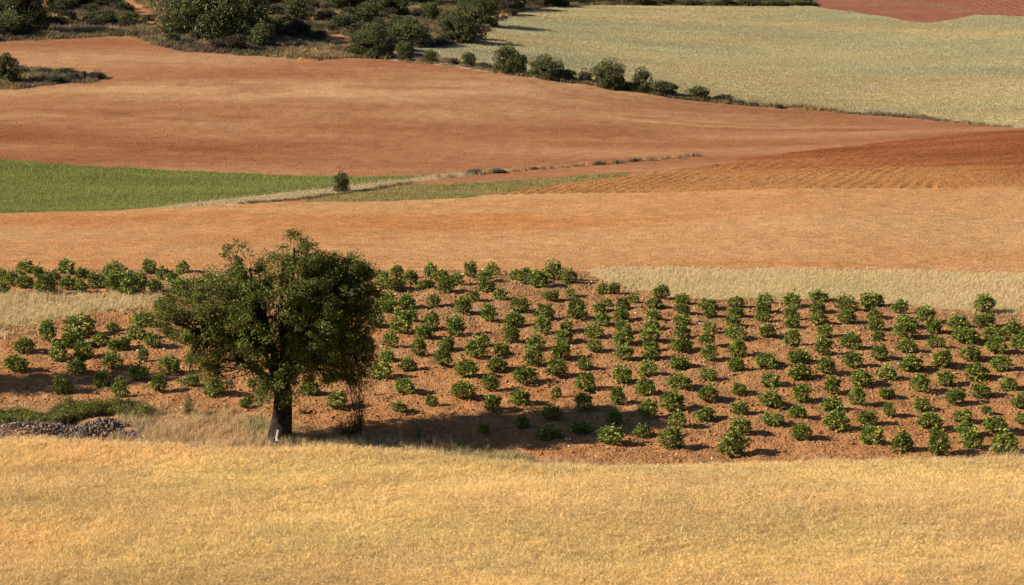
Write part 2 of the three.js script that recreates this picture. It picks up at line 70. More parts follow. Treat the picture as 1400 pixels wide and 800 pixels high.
const SPOTS = {"tree":[-12.03,-148.77,10.97,10.67],"tree2":[-37.96,-155.54,7.89,11.44],"sap":[-7.89,-149.2,1.74,3.79],"sap2":[-17.22,-152.7,0.85,1.09],"weed":[-4.79,-148.37,0.45,0.98],"bush":[-8.4,-148.85,1.67,1.14],"weed2":[-11.07,-152.99,0.54,0.39]};
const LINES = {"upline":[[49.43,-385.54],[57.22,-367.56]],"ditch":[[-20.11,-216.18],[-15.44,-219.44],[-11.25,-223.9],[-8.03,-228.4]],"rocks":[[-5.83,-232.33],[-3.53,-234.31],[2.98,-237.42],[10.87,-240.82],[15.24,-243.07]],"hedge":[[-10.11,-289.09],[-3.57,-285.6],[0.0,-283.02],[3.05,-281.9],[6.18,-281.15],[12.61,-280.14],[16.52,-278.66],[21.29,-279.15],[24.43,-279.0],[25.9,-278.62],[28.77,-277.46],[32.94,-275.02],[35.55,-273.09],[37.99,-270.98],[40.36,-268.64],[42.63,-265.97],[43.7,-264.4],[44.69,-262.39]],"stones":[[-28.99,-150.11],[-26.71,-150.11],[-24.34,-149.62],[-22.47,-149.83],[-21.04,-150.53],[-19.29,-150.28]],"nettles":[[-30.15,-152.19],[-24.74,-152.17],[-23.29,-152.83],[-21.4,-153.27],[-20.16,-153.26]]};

// ---------- helpers ----------
function rng(seed) { let a = seed >>> 0; return () => { a = (a + 0x6D2B79F5) | 0; let t = Math.imul(a ^ (a >>> 15), 1 | a); t = (t + Math.imul(t ^ (t >>> 7), 61 | t)) ^ t; return ((t ^ (t >>> 14)) >>> 0) / 4294967296; }; }
function hash2(i, j) { let n = Math.imul(i, 374761393) + Math.imul(j, 668265263); n = Math.imul(n ^ (n >>> 13), 1274126177); return ((n ^ (n >>> 16)) >>> 0) / 4294967296; }
function vnoise(x, y, px = 0, py = 0) {                            // value noise, -1..1; px, py: period in cells
  const i = Math.floor(x), j = Math.floor(y), u = x - i, v = y - j, a = u * u * (3 - 2 * u), b = v * v * (3 - 2 * v);
  const w = (q, p) => (p ? ((q % p) + p) % p : q);
  const i0 = w(i, px), i1 = w(i + 1, px), j0 = w(j, py), j1 = w(j + 1, py);
  return 2 * ((hash2(i0, j0) * (1 - a) + hash2(i1, j0) * a) * (1 - b) + (hash2(i0, j1) * (1 - a) + hash2(i1, j1) * a) * b) - 1;
}
function fbm(x, y, oct = 4) { let s = 0, a = 0.5; for (let o = 0; o < oct; o++) { s += a * vnoise(x + o * 17.3, y - o * 9.1); x *= 2.03; y *= 2.03; a *= 0.5; } return s; }
const sstep = (a, b, x) => { const t = Math.min(1, Math.max(0, (x - a) / (b - a))); return t * t * (3 - 2 * t); };
const mix3 = (a, b, t) => [a[0] + (b[0] - a[0]) * t, a[1] + (b[1] - a[1]) * t, a[2] + (b[2] - a[2]) * t];
const names = new Map();
function numbered(n) { const k = names.get(n) ?? 0; names.set(n, k + 1); return k ? n + '_' + String(k).padStart(3, '0') : n; }
function tag(o, label, category, group, kind) {
  o.userData.label = label; o.userData.category = category;
  if (group) o.userData.group = group;
  if (kind) o.userData.kind = kind;
  return o;
}
function shadows(o) { o.traverse((m) => { if (m.isMesh) { m.castShadow = true; m.receiveShadow = true; } }); return o; }

// signed distance to an outline, positive inside
function makeOutline(poly) {
  let x0 = 1e9, x1 = -1e9, z0 = 1e9, z1 = -1e9;
  for (const [x, z] of poly) { x0 = Math.min(x0, x); x1 = Math.max(x1, x); z0 = Math.min(z0, z); z1 = Math.max(z1, z); }
  const n = poly.length;
  return (x, z) => {
    if (x < x0 - 1.5 || x > x1 + 1.5 || z < z0 - 1.5 || z > z1 + 1.5) return -99;
    let d = 1e9, inside = false;
    for (let i = 0, j = n - 1; i < n; j = i++) {
      const ax = poly[j][0], az = poly[j][1], bx = poly[i][0], bz = poly[i][1], ex = bx - ax, ez = bz - az, wx = x - ax, wz = z - az;
      const t = Math.min(1, Math.max(0, (wx * ex + wz * ez) / (ex * ex + ez * ez + 1e-9)));
      const dx = wx - ex * t, dz = wz - ez * t; d = Math.min(d, dx * dx + dz * dz);
      if ((az > z) !== (bz > z) && x < (ex * (z - az)) / ez + ax) inside = !inside;
    }
    return inside ? Math.sqrt(d) : -Math.sqrt(d);
  };
}
const ORDER = ['wheat', 'path', 'stripr', 'stripl', 'verge', 'vineyard', 'green2', 'tan', 'green', 'smallred', 'dark', 'island', 'track1', 'track2', 'track3', 'track4', 'track5', 'upred', 'beige', 'farred'];
const RAGGED = { wheat: 0.3, path: 0.25, stripr: 0.7, stripl: 0.6, verge: 0.5, vineyard: 0.25, green2: 0.5, tan: 0.2, green: 0.2, smallred: 0.2, dark: 0.3, island: 0.8, upred: 0.3, beige: 0.3, farred: 0.35 };
const outline = {};
for (const k of ORDER) {
  const f = makeOutline(FIELDS[k]), r = RAGGED[k] ?? 0.8;
  outline[k] = (x, z) => { const d = f(x, z); return d < -3 || d > 3 ? d : d + r * (vnoise(x * 0.7, z * 0.7) * 0.6 + vnoise(x * 2.3, z * 2.3) * 0.4); };
}
function fieldAt(x, z) { for (const k of ORDER) if (outline[k](x, z) > 0) return k; return 'hill'; }

// ---------- relief ----------
function relief(x, z) {
  let s = RELIEF_PLANE[0] + (RELIEF_PLANE[1] * x + RELIEF_PLANE[2] * z) / 20;
  for (const [cx, cz, w] of RELIEF) { const r2 = ((x - cx) * (x - cx) + (z - cz) * (z - cz)) / 400; if (r2 > 1e-12) s += w * 0.5 * r2 * Math.log(r2); }
  return s;
}
function steps(parts) { const o = [parts[0][0]]; for (const [, to, st] of parts) { const from = o[o.length - 1], n = Math.max(1, Math.round((to - from) / st)); for (let i = 1; i <= n; i++) o.push(from + ((to - from) * i) / n); } return o; }
const half = steps([[0, 32, 0.3], [32, 72, 0.5], [72, 120, 3], [120, 800, 40]]);
const XS = [...half.slice(1).reverse().map((v) => -v), ...half];
const DS = steps([[-60, 60, 15], [60, 100, 2], [100, 184, 0.25], [184, 250, 0.4], [250, 380, 0.8], [380, 460, 4], [460, 1400, 40]]);
const NX = XS.length, NZ = DS.length, HG = new Float32Array(NX * NZ), FK = new Uint8Array(NX * NZ);
const FV = ORDER.map(() => new Float32Array(NX * NZ));
for (let j = 0; j < NZ; j++) for (let i = 0; i < NX; i++) {
  const x = XS[i], z = -DS[j], n = j * NX + i;
  let first = ORDER.length;
  ORDER.forEach((k, q) => { const v = outline[k](x, z); FV[q][n] = v; if (v > 0 && first === ORDER.length) first = q; });
  FK[n] = first;
  let h = relief(x, z);
  if (DS[j] > 95 && DS[j] < 385 && Math.abs(x) < 75) {
    h += 0.16 * fbm(x / 11, z / 8, 2);
    const k = ORDER[first], inner = first < ORDER.length ? Math.min(1, FV[first][n] / 0.5) : 1;
    if (k === 'vineyard') h += inner * (0.07 * vnoise(x * 1.5, z * 1.3) + 0.07 * vnoise(x * 2.9, z * 2.7) + 0.05 * Math.sin((z + 0.16 * x + 0.5 * fbm(x / 6, z / 6, 2)) * 7.2));
    else if (k === 'tan' || k === 'farred' || k === 'smallred') h += inner * (0.03 * vnoise(x * 0.9, z * 1.2) + 0.025 * vnoise(x * 2.1, z * 2.3));
    else if (k === 'dark') { const low = 1 - sstep(-4, 10, -z - 236 + 0.68 * (x - 17)); h += inner * (0.05 * vnoise(x * 1.9, z * 2) + (0.014 + 0.048 * low * (0.6 + vnoise(x / 4, z / 5))) * Math.sin((x + 0.35 * (z + 215) + 0.9 * fbm(x / 7, z / 7, 3)) * 6.4)); }
    else if (k === 'upred') h += inner * (0.02 * vnoise(x, z) + 0.07 * sstep(54, 60, x) * Math.sin((x - 0.1 * z + 0.4 * fbm(x / 5, z / 5, 2)) * 4.4));
    else if (k === 'hill' || k === undefined) h += 0.35 * fbm(x / 4, z / 4, 3);
    else if (k === 'verge') h += inner * 0.14 * vnoise(x * 0.6, z * 0.6);
  }
  HG[n] = h;
}
function cellOf(a, v) { let lo = 0, hi = a.length - 2; while (lo < hi) { const m = (lo + hi + 1) >> 1; if (a[m] <= v) lo = m; else hi = m - 1; } return lo; }
function groundAt(x, z) {
  const i = cellOf(XS, x), j = cellOf(DS, -z), u = (x - XS[i]) / (XS[i + 1] - XS[i]), v = (-z - DS[j]) / (DS[j + 1] - DS[j]), n = j * NX + i;
  return (HG[n] * (1 - u) + HG[n + 1] * u) * (1 - v) + (HG[n + NX] * (1 - u) + HG[n + NX + 1] * u) * v;
}
function normalGrid(i, j) {
  const a = Math.max(0, i - 1), b = Math.min(NX - 1, i + 1), c = Math.max(0, j - 1), d = Math.min(NZ - 1, j + 1);
  const gx = (HG[j * NX + b] - HG[j * NX + a]) / (XS[b] - XS[a]), gd = (HG[d * NX + i] - HG[c * NX + i]) / (DS[d] - DS[c]);
  const l = Math.hypot(gx, 1, gd); return [-gx / l, 1 / l, gd / l];
}

// ---------- ground textures (grain only) ----------
function grainTexture(size, fn, srgb) {
  const data = new Uint8Array(size * size * 4);
  for (let y = 0; y < size; y++) for (let x = 0; x < size; x++) { const v = Math.max(0, Math.min(255, Math.round(255 * fn(x / size, y / size)))), o = (y * size + x) * 4; data[o] = data[o + 1] = data[o + 2] = v; data[o + 3] = 255; }
  const t = new THREE.DataTexture(data, size, size); t.wrapS = t.wrapT = THREE.RepeatWrapping; t.magFilter = THREE.LinearFilter; t.minFilter = THREE.LinearMipmapLinearFilter; t.generateMipmaps = true;
  if (srgb) t.colorSpace = THREE.SRGBColorSpace;
  t.needsUpdate = true; return t;
}
const pn = (u, v, fx, fy) => vnoise(u * fx, v * fy, fx, fy);
const soilMap = grainTexture(1024, (u, v) => 0.86 + 0.05 * pn(u, v, 40, 64) + 0.06 * pn(u, v, 130, 170) + 0.07 * pn(u, v, 330, 380), true);
const soilBump = grainTexture(1024, (u, v) => 0.5 + 0.16 * pn(u, v, 60, 90) + 0.2 * pn(u, v, 150, 190) + 0.16 * pn(u, v, 400, 420));
const streakMap = grainTexture(1024, (u, v) => 0.86 + 0.035 * pn(u, v, 11, 70) + 0.04 * pn(u, v, 50, 190) + 0.07 * pn(u, v, 260, 300), true);
const streakBump = grainTexture(1024, (u, v) => 0.5 + 0.1 * pn(u, v, 20, 110) + 0.14 * pn(u, v, 80, 200) + 0.24 * pn(u, v, 280, 320));
const TILE = 19;
const groundMat = (map, bump, bumpScale) => new THREE.MeshPhysicalMaterial({ vertexColors: true, map, bumpMap: bump, bumpScale, roughness: 1, metalness: 0, specularIntensity: 0.08 });
const matClod = groundMat(soilMap, soilBump, 0.1), matStreak = groundMat(streakMap, streakBump, 0.05), matSoft = groundMat(soilMap, soilBump, 0.05), matFine = groundMat(soilMap, soilBump, 0.06);

// ---------- soil and vegetation colours ----------
const patch = (x, z, cx, cz, rx, rz) => Math.exp(-(((x - cx) / rx) ** 2) - ((z - cz) / rz) ** 2);
const C = {
  wheat: (x, z) => mix3([0.36, 0.22, 0.075], [0.42, 0.27, 0.1], 0.5 + fbm(x / 5, z / 2)),
  path: (x, z) => mix3([0.46, 0.37, 0.2], [0.38, 0.27, 0.14], 0.5 + fbm(x / 2, z)),
  stripr: (x, z) => mix3([0.483, 0.345, 0.165], [0.414, 0.333, 0.132], 0.5 + fbm(x / 6, z / 3)),
  stripl: (x, z) => mix3([0.483, 0.368, 0.165], [0.391, 0.345, 0.132], 0.5 + fbm(x / 6, z / 3)),
  verge: (x, z) => mix3([0.396, 0.231, 0.09], [0.341, 0.158, 0.0675], 0.5 + fbm(x / 2, z / 1.5)),
  vineyard: (x, z) => mix3([0.375, 0.165, 0.0599], [0.338, 0.178, 0.0775], 0.5 + 0.9 * fbm(x / 9, z / 2.5) + 0.45 * sstep(-162, -172, z + 2 * fbm(x / 3, z / 2))),
  tan: (x, z) => { const g = fbm(x / 3, z / 1.2, 3); return mix3([0.481, 0.264, 0.11], [0.428, 0.18, 0.0603], Math.min(1, Math.max(0, 0.38 + 0.75 * fbm(x / 18, z / 3.5) + 0.8 * patch(x, z, -4, -203, 18, 6) * (1 + g) + 0.6 * patch(x, z, -32, -209, 16, 4) * (1 + g) - 0.4 * patch(x, z, 25, -195, 24, 9)))); },
  green: (x, z) => mix3([0.138, 0.154, 0.0202], [0.176, 0.18, 0.0316], 0.5 + 0.8 * fbm(x / 15, z / 2)),
  green2: (x, z) => mix3([0.15, 0.14, 0.045], [0.3, 0.19, 0.08], 0.35 + 0.9 * fbm(x / 4, z / 2)),
  smallred: (x, z) => mix3([0.306, 0.137, 0.0638], [0.281, 0.146, 0.0638], 0.5 + fbm(x / 6, z / 2)),
  dark: (x, z) => { const up = sstep(-9, 6, -z - 237 + 0.68 * (x - 17) + 12 * fbm(x / 12, z / 2.5, 4)); return mix3(mix3([0.4, 0.185, 0.062], [0.35, 0.16, 0.052], 0.5 + fbm(x / 5, z / 2)), mix3([0.22, 0.068, 0.02], [0.29, 0.1, 0.034], 0.5 + 1.4 * fbm(x / 9, z / 1.5)), up); },
  island: (x, z) => mix3([0.22, 0.16, 0.075], [0.15, 0.13, 0.05], 0.5 + fbm(x / 2, z / 2)),
  track: (x, z) => mix3([0.462, 0.19, 0.0765], [0.396, 0.2, 0.09], 0.5 + fbm(x / 2, z / 2)),
  chalk: (x, z) => mix3([0.44, 0.34, 0.2], [0.38, 0.22, 0.11], 0.5 + fbm(x / 3, z)),
  upred: (x, z) => mix3([0.275, 0.102, 0.0551], [0.308, 0.133, 0.0709], 0.5 + fbm(x / 8, z / 4)),
  beige: (x, z) => mix3([0.426, 0.335, 0.165], [0.367, 0.308, 0.165], 0.5 + 1.1 * fbm(x / 22, z / 9)),
  farred: (x, z) => { const g = fbm(x / 6, z / 1.6, 3); return mix3(mix3([0.362, 0.168, 0.0762], [0.281, 0.11, 0.0448], 0.5 + 1.7 * fbm(x / 24, z / 5, 4) + 0.5 * patch(x, z, -24, -286, 11, 3) * (1 + g)), [0.475, 0.267, 0.123], Math.min(1, Math.max(0, 0.85 * patch(x, z, -20, -271, 34, 5) * (1 + 1.5 * g) + 0.7 * patch(x, z, 8, -262, 22, 3) * (1 + 2 * g) + 0.5 * patch(x, z, -40, -258, 20, 2.5) * (1 + 2 * g) + 0.6 * patch(x, z, -38, -288, 16, 5) * (1 + g) + 0.55 * patch(x, z, 5, -279, 14, 4) * (1 + g)))); },
  hill: (x, z) => { const n = fbm(x / 5, z / 5), m = fbm(x / 2 + 40, z / 2); return mix3(mix3([0.2, 0.16, 0.075], [0.13, 0.12, 0.045], 0.5 + 1.2 * n), [0.2, 0.12, 0.085], Math.min(1, Math.max(0, 0.3 + 1.3 * m))); },
};
C.smallred = C.farred;
for (const k of ['track1', 'track2', 'track3']) C[k] = C.track;
C.track4 = C.chalk; C.track5 = C.chalk;
const INFO = {
  wheat: ['wheat_field_ground', matSoft], path: ['farm_path', matSoft], stripr: ['dry_grass_strip', matSoft], stripl: ['dry_grass_strip', matSoft], verge: ['grass_bank', matClod], vineyard: ['vineyard_soil', matClod],
  green2: ['fallow_field', matSoft], tan: ['ploughed_field', matFine], green: ['green_crop_field', matStreak], smallred: ['ploughed_field', matStreak], dark: ['ploughed_field', matClod], island: ['scrub_island', matSoft],
  track1: ['dirt_track', matSoft], track2: ['dirt_track', matSoft], track3: ['dirt_track', matSoft], track4: ['chalk_track', matSoft], track5: ['chalk_track', matSoft], upred: ['ploughed_field', matClod], beige: ['barley_field_ground', matStreak], farred: ['ploughed_field', matStreak], hill: ['hillside', matSoft],
};
const LABEL = {
  wheat: 'straw coloured soil under the ripe golden wheat', path: 'pale farm path beside the green crop field', stripr: 'pale dry grass strip beyond the right vine rows', stripl: 'pale dry grass strip between two vine blocks', verge: 'rough bank of dry grass between wheat and vineyard',
  vineyard: 'rough red vineyard soil between the grapevines', green2: 'patchy green fallow wedge below the farm path', tan: 'broad orange ploughed field behind the vineyard', green: 'smooth bright green crop field', smallred: 'narrow red ploughed wedge above the fallow ground',
  dark: 'dark reddish brown ploughed field on a rise', island: 'scrubby islet of rough ground inside red field', track1: 'red dirt track climbing the scrub hillside', track2: 'patch of bare orange earth on the hillside', track3: 'bare orange earth between the oaks',
  track4: 'bare pale earth strip along the hedgerow', track5: 'bare pale earth at the pale field corner', upred: 'reddish ploughed field at the top of the pale field', beige: 'earth under the pale green barley', farred: 'large red ploughed field below the oak scrub', hill: 'scrubby hillside and surrounding land',
};
// ---------- ground sheet, cut along the field outlines ----------
{
  const all = [...ORDER, 'hill'];
  const buf = all.map(() => ({ pos: [], nor: [], idx: [], map: new Int32Array(NX * NZ).fill(-1) }));
  const NG = new Float32Array(NX * NZ * 3);
  for (let j = 0; j < NZ; j++) for (let i = 0; i < NX; i++) NG.set(normalGrid(i, j), (j * NX + i) * 3);
  const vert = (b, n) => { if (b.map[n] < 0) { b.map[n] = b.pos.length / 3; b.pos.push(XS[n % NX], HG[n], -DS[(n / NX) | 0]); b.nor.push(NG[n * 3], NG[n * 3 + 1], NG[n * 3 + 2]); } return b.map[n]; };
  const bary = (b, t, w) => {
    const k = b.pos.length / 3; let x = 0, y = 0, z = 0, a = 0, c = 0, d = 0;
    for (let q = 0; q < 3; q++) { const n = t[q]; x += w[q] * XS[n % NX]; y += w[q] * HG[n]; z -= w[q] * DS[(n / NX) | 0]; a += w[q] * NG[n * 3]; c += w[q] * NG[n * 3 + 1]; d += w[q] * NG[n * 3 + 2]; }
    b.pos.push(x, y, z); b.nor.push(a, c, d); return k;
  };
  const E = [[1, 0, 0], [0, 1, 0], [0, 0, 1]];
  function put(t) {
    if (FK[t[0]] === FK[t[1]] && FK[t[1]] === FK[t[2]]) { const b = buf[FK[t[0]]]; b.idx.push(vert(b, t[0]), vert(b, t[1]), vert(b, t[2])); return; }
    let poly = E;
    const emit = (p, b) => { if (p.length < 3) return; const ids = p.map((w) => bary(b, t, w)); for (let q = 1; q + 1 < ids.length; q++) b.idx.push(ids[0], ids[q], ids[q + 1]); };
    for (let k = 0; k < ORDER.length; k++) {
      const f = [FV[k][t[0]], FV[k][t[1]], FV[k][t[2]]];
      if (f[0] <= 0 && f[1] <= 0 && f[2] <= 0) continue;
      const val = (w) => w[0] * f[0] + w[1] * f[1] + w[2] * f[2], inn = [], out = [];
      for (let q = 0; q < poly.length; q++) {
        const A = poly[q], B = poly[(q + 1) % poly.length], a = val(A), b = val(B);
        (a > 0 ? inn : out).push(A);
        if ((a > 0) !== (b > 0)) { const s = a / (a - b), M = A.map((v, i) => v + (B[i] - v) * s); inn.push(M); out.push(M); }
      }
      emit(inn, buf[k]);
      poly = out;
      if (poly.length < 3) return;
    }
    emit(poly, buf[ORDER.length]);
  }
  for (let j = 0; j + 1 < NZ; j++) for (let i = 0; i + 1 < NX; i++) {
    const a = j * NX + i, b = a + 1, c = a + NX, d = c + 1;
    put([a, b, d]); put([a, d, c]);
  }
  all.forEach((k, q) => {
    const b = buf[q]; if (!b.idx.length) return;
    const g = new THREE.BufferGeometry(), n = b.pos.length / 3, col = new Float32Array(n * 3), uv = new Float32Array(n * 2);
    for (let i = 0; i < n; i++) { const x = b.pos[i * 3], z = b.pos[i * 3 + 2], c = C[k](x, z); col.set(c.map((v) => v * (1 + 0.1 * vnoise(x * 1.1, z * 1.7))), i * 3); uv[i * 2] = x / TILE; uv[i * 2 + 1] = -z / TILE; }
    g.setAttribute('position', new THREE.Float32BufferAttribute(b.pos, 3)); g.setAttribute('normal', new THREE.Float32BufferAttribute(b.nor, 3));
    g.setAttribute('color', new THREE.BufferAttribute(col, 3)); g.setAttribute('uv', new THREE.BufferAttribute(uv, 2)); g.setIndex(b.idx);
    const m = new THREE.Mesh(g, INFO[k][1]); m.name = numbered(INFO[k][0]); tag(m, LABEL[k], 'ground', null, 'structure'); scene.add(shadows(m));
  });
}

// ---------- leaf and stalk builders ----------
class Faces {
  constructor() { this.p = []; this.n = []; this.c = []; }
  tri(a, b, c, col) {
    const ux = b[0] - a[0], uy = b[1] - a[1], uz = b[2] - a[2], vx = c[0] - a[0], vy = c[1] - a[1], vz = c[2] - a[2];
    let x = uy * vz - uz * vy, y = uz * vx - ux * vz, z = ux * vy - uy * vx; const l = Math.hypot(x, y, z) || 1; x /= l; y /= l; z /= l;
    this.p.push(...a, ...b, ...c); for (let i = 0; i < 3; i++) { this.n.push(x, y, z); this.c.push(...col); }
  }
  // a folded leaf: from base a along d (unit), side s (unit), up u (unit)
  leaf(a, d, s, u, len, wid, col, fold = 0.25, droop = 0.15) {
    const m = [a[0] + d[0] * len * 0.45, a[1] + d[1] * len * 0.45, a[2] + d[2] * len * 0.45];
    const t = [a[0] + d[0] * len - u[0] * len * droop, a[1] + d[1] * len - u[1] * len * droop, a[2] + d[2] * len - u[2] * len * droop];
    const L = [0, 1, 2].map((i) => m[i] + s[i] * wid * 0.5 + u[i] * wid * fold), R = [0, 1, 2].map((i) => m[i] - s[i] * wid * 0.5 + u[i] * wid * fold);
    this.tri(a, R, t, col); this.tri(a, t, L, col);
  }
  blade(pts, wid, side, col) {                                     // a tapering ribbon through points
    for (let i = 0; i + 1 < pts.length; i++) {
      const w0 = wid * (1 - i / (pts.length - 1)) * 0.5 + 0.0015, w1 = wid * (1 - (i + 1) / (pts.length - 1)) * 0.5 + 0.0008, a = pts[i], b = pts[i + 1];
      const A = [a[0] + side[0] * w0, a[1], a[2] + side[1] * w0], B = [a[0] - side[0] * w0, a[1], a[2] - side[1] * w0], Cc = [b[0] - side[0] * w1, b[1], b[2] - side[1] * w1], D = [b[0] + side[0] * w1, b[1], b[2] + side[1] * w1];
      this.tri(A, B, Cc, col); if (i + 2 < pts.length) this.tri(A, Cc, D, col);
    }
  }
  build() {
    const g = new THREE.BufferGeometry();
    g.setAttribute('position', new THREE.Float32BufferAttribute(this.p, 3)); g.setAttribute('normal', new THREE.Float32BufferAttribute(this.n, 3)); g.setAttribute('color', new THREE.Float32BufferAttribute(this.c, 3));
    g.setAttribute('uv', new THREE.Float32BufferAttribute(new Float32Array((this.p.length / 3) * 2), 2));
    return g;
  }
}
const unit = (v) => { const l = Math.hypot(...v) || 1; return v.map((q) => q / l); };
const cross = (a, b) => [a[1] * b[2] - a[2] * b[1], a[2] * b[0] - a[0] * b[2], a[0] * b[1] - a[1] * b[0]];
function ball(r) { for (;;) { const v = [r() * 2 - 1, r() * 2 - 1, r() * 2 - 1]; const l = v[0] ** 2 + v[1] ** 2 + v[2] ** 2; if (l < 1 && l > 1e-4) return v; } }
function looseLeaf(F, r, at, out, len, wid, col) {                   // leaf at a point, roughly facing outwards and up
  const d = unit([out[0] + (r() - 0.5) * 1.8, out[1] * 0.5 + (r() - 0.6) * 1.3, out[2] + (r() - 0.5) * 1.8]);
  const s = unit(cross(d, unit([r() - 0.5, 0.8 + r(), r() - 0.5]))), u = cross(s, d);
  F.leaf(at, d, s, u, len, wid, col);
}
const leafMat = (rough = 0.6, through = 0.3) => new THREE.MeshPhysicalMaterial({ vertexColors: true, side: THREE.DoubleSide, roughness: rough, transmission: through, thickness: 0, specularIntensity: 0.3 });
const vineLeafMat = leafMat(0.5, 0.36), treeLeafMat = leafMat(0.6, 0.36), oakLeafMat = leafMat(0.75, 0.12);
const strawMat = new THREE.MeshPhysicalMaterial({ vertexColors: true, side: THREE.DoubleSide, roughness: 0.75, transmission: 0.4, thickness: 0, specularIntensity: 0.4 });
const barkMap = grainTexture(256, (u, v) => 0.75 + 0.18 * pn(u, v, 14, 4) + 0.12 * pn(u, v, 40, 16), true);
const barkBump = grainTexture(256, (u, v) => 0.5 + 0.35 * pn(u, v, 14, 4) + 0.15 * pn(u, v, 40, 16));
const barkMat = new THREE.MeshPhysicalMaterial({ color: new THREE.Color().setRGB(0.052, 0.038, 0.028), map: barkMap, bumpMap: barkBump, bumpScale: 0.05, roughness: 1, specularIntensity: 0.15 });
const vineWoodMat = new THREE.MeshStandardMaterial({ color: new THREE.Color().setRGB(0.12, 0.085, 0.06), map: barkMap, bumpMap: barkBump, bumpScale: 0.01, roughness: 0.95 });

// a tapering, bending limb through points [x, y, z, radius]
function limb(points, sides = 7, lump = 0.12, seed = 1) {
  const pos = [], uv = [], idx = [], n = points.length; let len = 0;
  for (let i = 0; i < n; i++) {
    const a = points[Math.max(0, i - 1)], b = points[Math.min(n - 1, i + 1)], d = unit([b[0] - a[0], b[1] - a[1], b[2] - a[2]]);
    const s = unit(cross(d, Math.abs(d[2]) < 0.9 ? [0, 0, 1] : [1, 0, 0])), u = cross(s, d), p = points[i];
    if (i) len += Math.hypot(p[0] - points[i - 1][0], p[1] - points[i - 1][1], p[2] - points[i - 1][2]);
    for (let k = 0; k <= sides; k++) {
      const t = (k % sides) / sides * Math.PI * 2, rr = p[3] * (1 + lump * vnoise(seed * 7 + (k % sides) * 1.7, i * 0.8));
      pos.push(p[0] + (s[0] * Math.cos(t) + u[0] * Math.sin(t)) * rr, p[1] + (s[1] * Math.cos(t) + u[1] * Math.sin(t)) * rr, p[2] + (s[2] * Math.cos(t) + u[2] * Math.sin(t)) * rr);
      uv.push((k / sides) * 1, len * 0.6);
    }
    if (i) for (let k = 0; k < sides; k++) { const q = (i - 1) * (sides + 1) + k, w = q + sides + 1; idx.push(q, w, q + 1, q + 1, w, w + 1); }
  }
  const g = new THREE.BufferGeometry(); g.setAttribute('position', new THREE.Float32BufferAttribute(pos, 3)); g.setAttribute('uv', new THREE.Float32BufferAttribute(uv, 2)); g.setIndex(idx); g.computeVertexNormals(); return g;
}
function part(name, g, m, parent) { const o = new THREE.Mesh(g, m); o.name = name; parent.add(o); return o; }
// scatter: one uncountable cover as an InstancedMesh
function cover(name, label, category, geo, mat, list) {                // list: [x, y, z, turn, tilt, tiltDir, sx, sy, colour]
  const m = new THREE.InstancedMesh(geo, mat, list.length), M = new THREE.Matrix4(), Q = new THREE.Quaternion(), T = new THREE.Quaternion(), Pv = new THREE.Vector3(), S = new THREE.Vector3(), Y = new THREE.Vector3(0, 1, 0), AX = new THREE.Vector3(), col = new THREE.Color();
  list.forEach((l, i) => {
    Q.setFromAxisAngle(Y, l[3]); AX.set(Math.sin(l[5]), 0, -Math.cos(l[5])); T.setFromAxisAngle(AX, -l[4]); Q.premultiply(T);
    M.compose(Pv.set(l[0], l[1], l[2]), Q, S.set(l[6], l[7], l[6])); m.setMatrixAt(i, M); m.setColorAt(i, col.setRGB(...l[8]));
  });
  m.name = numbered(name); tag(m, label, category, null, 'stuff'); m.castShadow = m.receiveShadow = true; scene.add(m); return m;
}

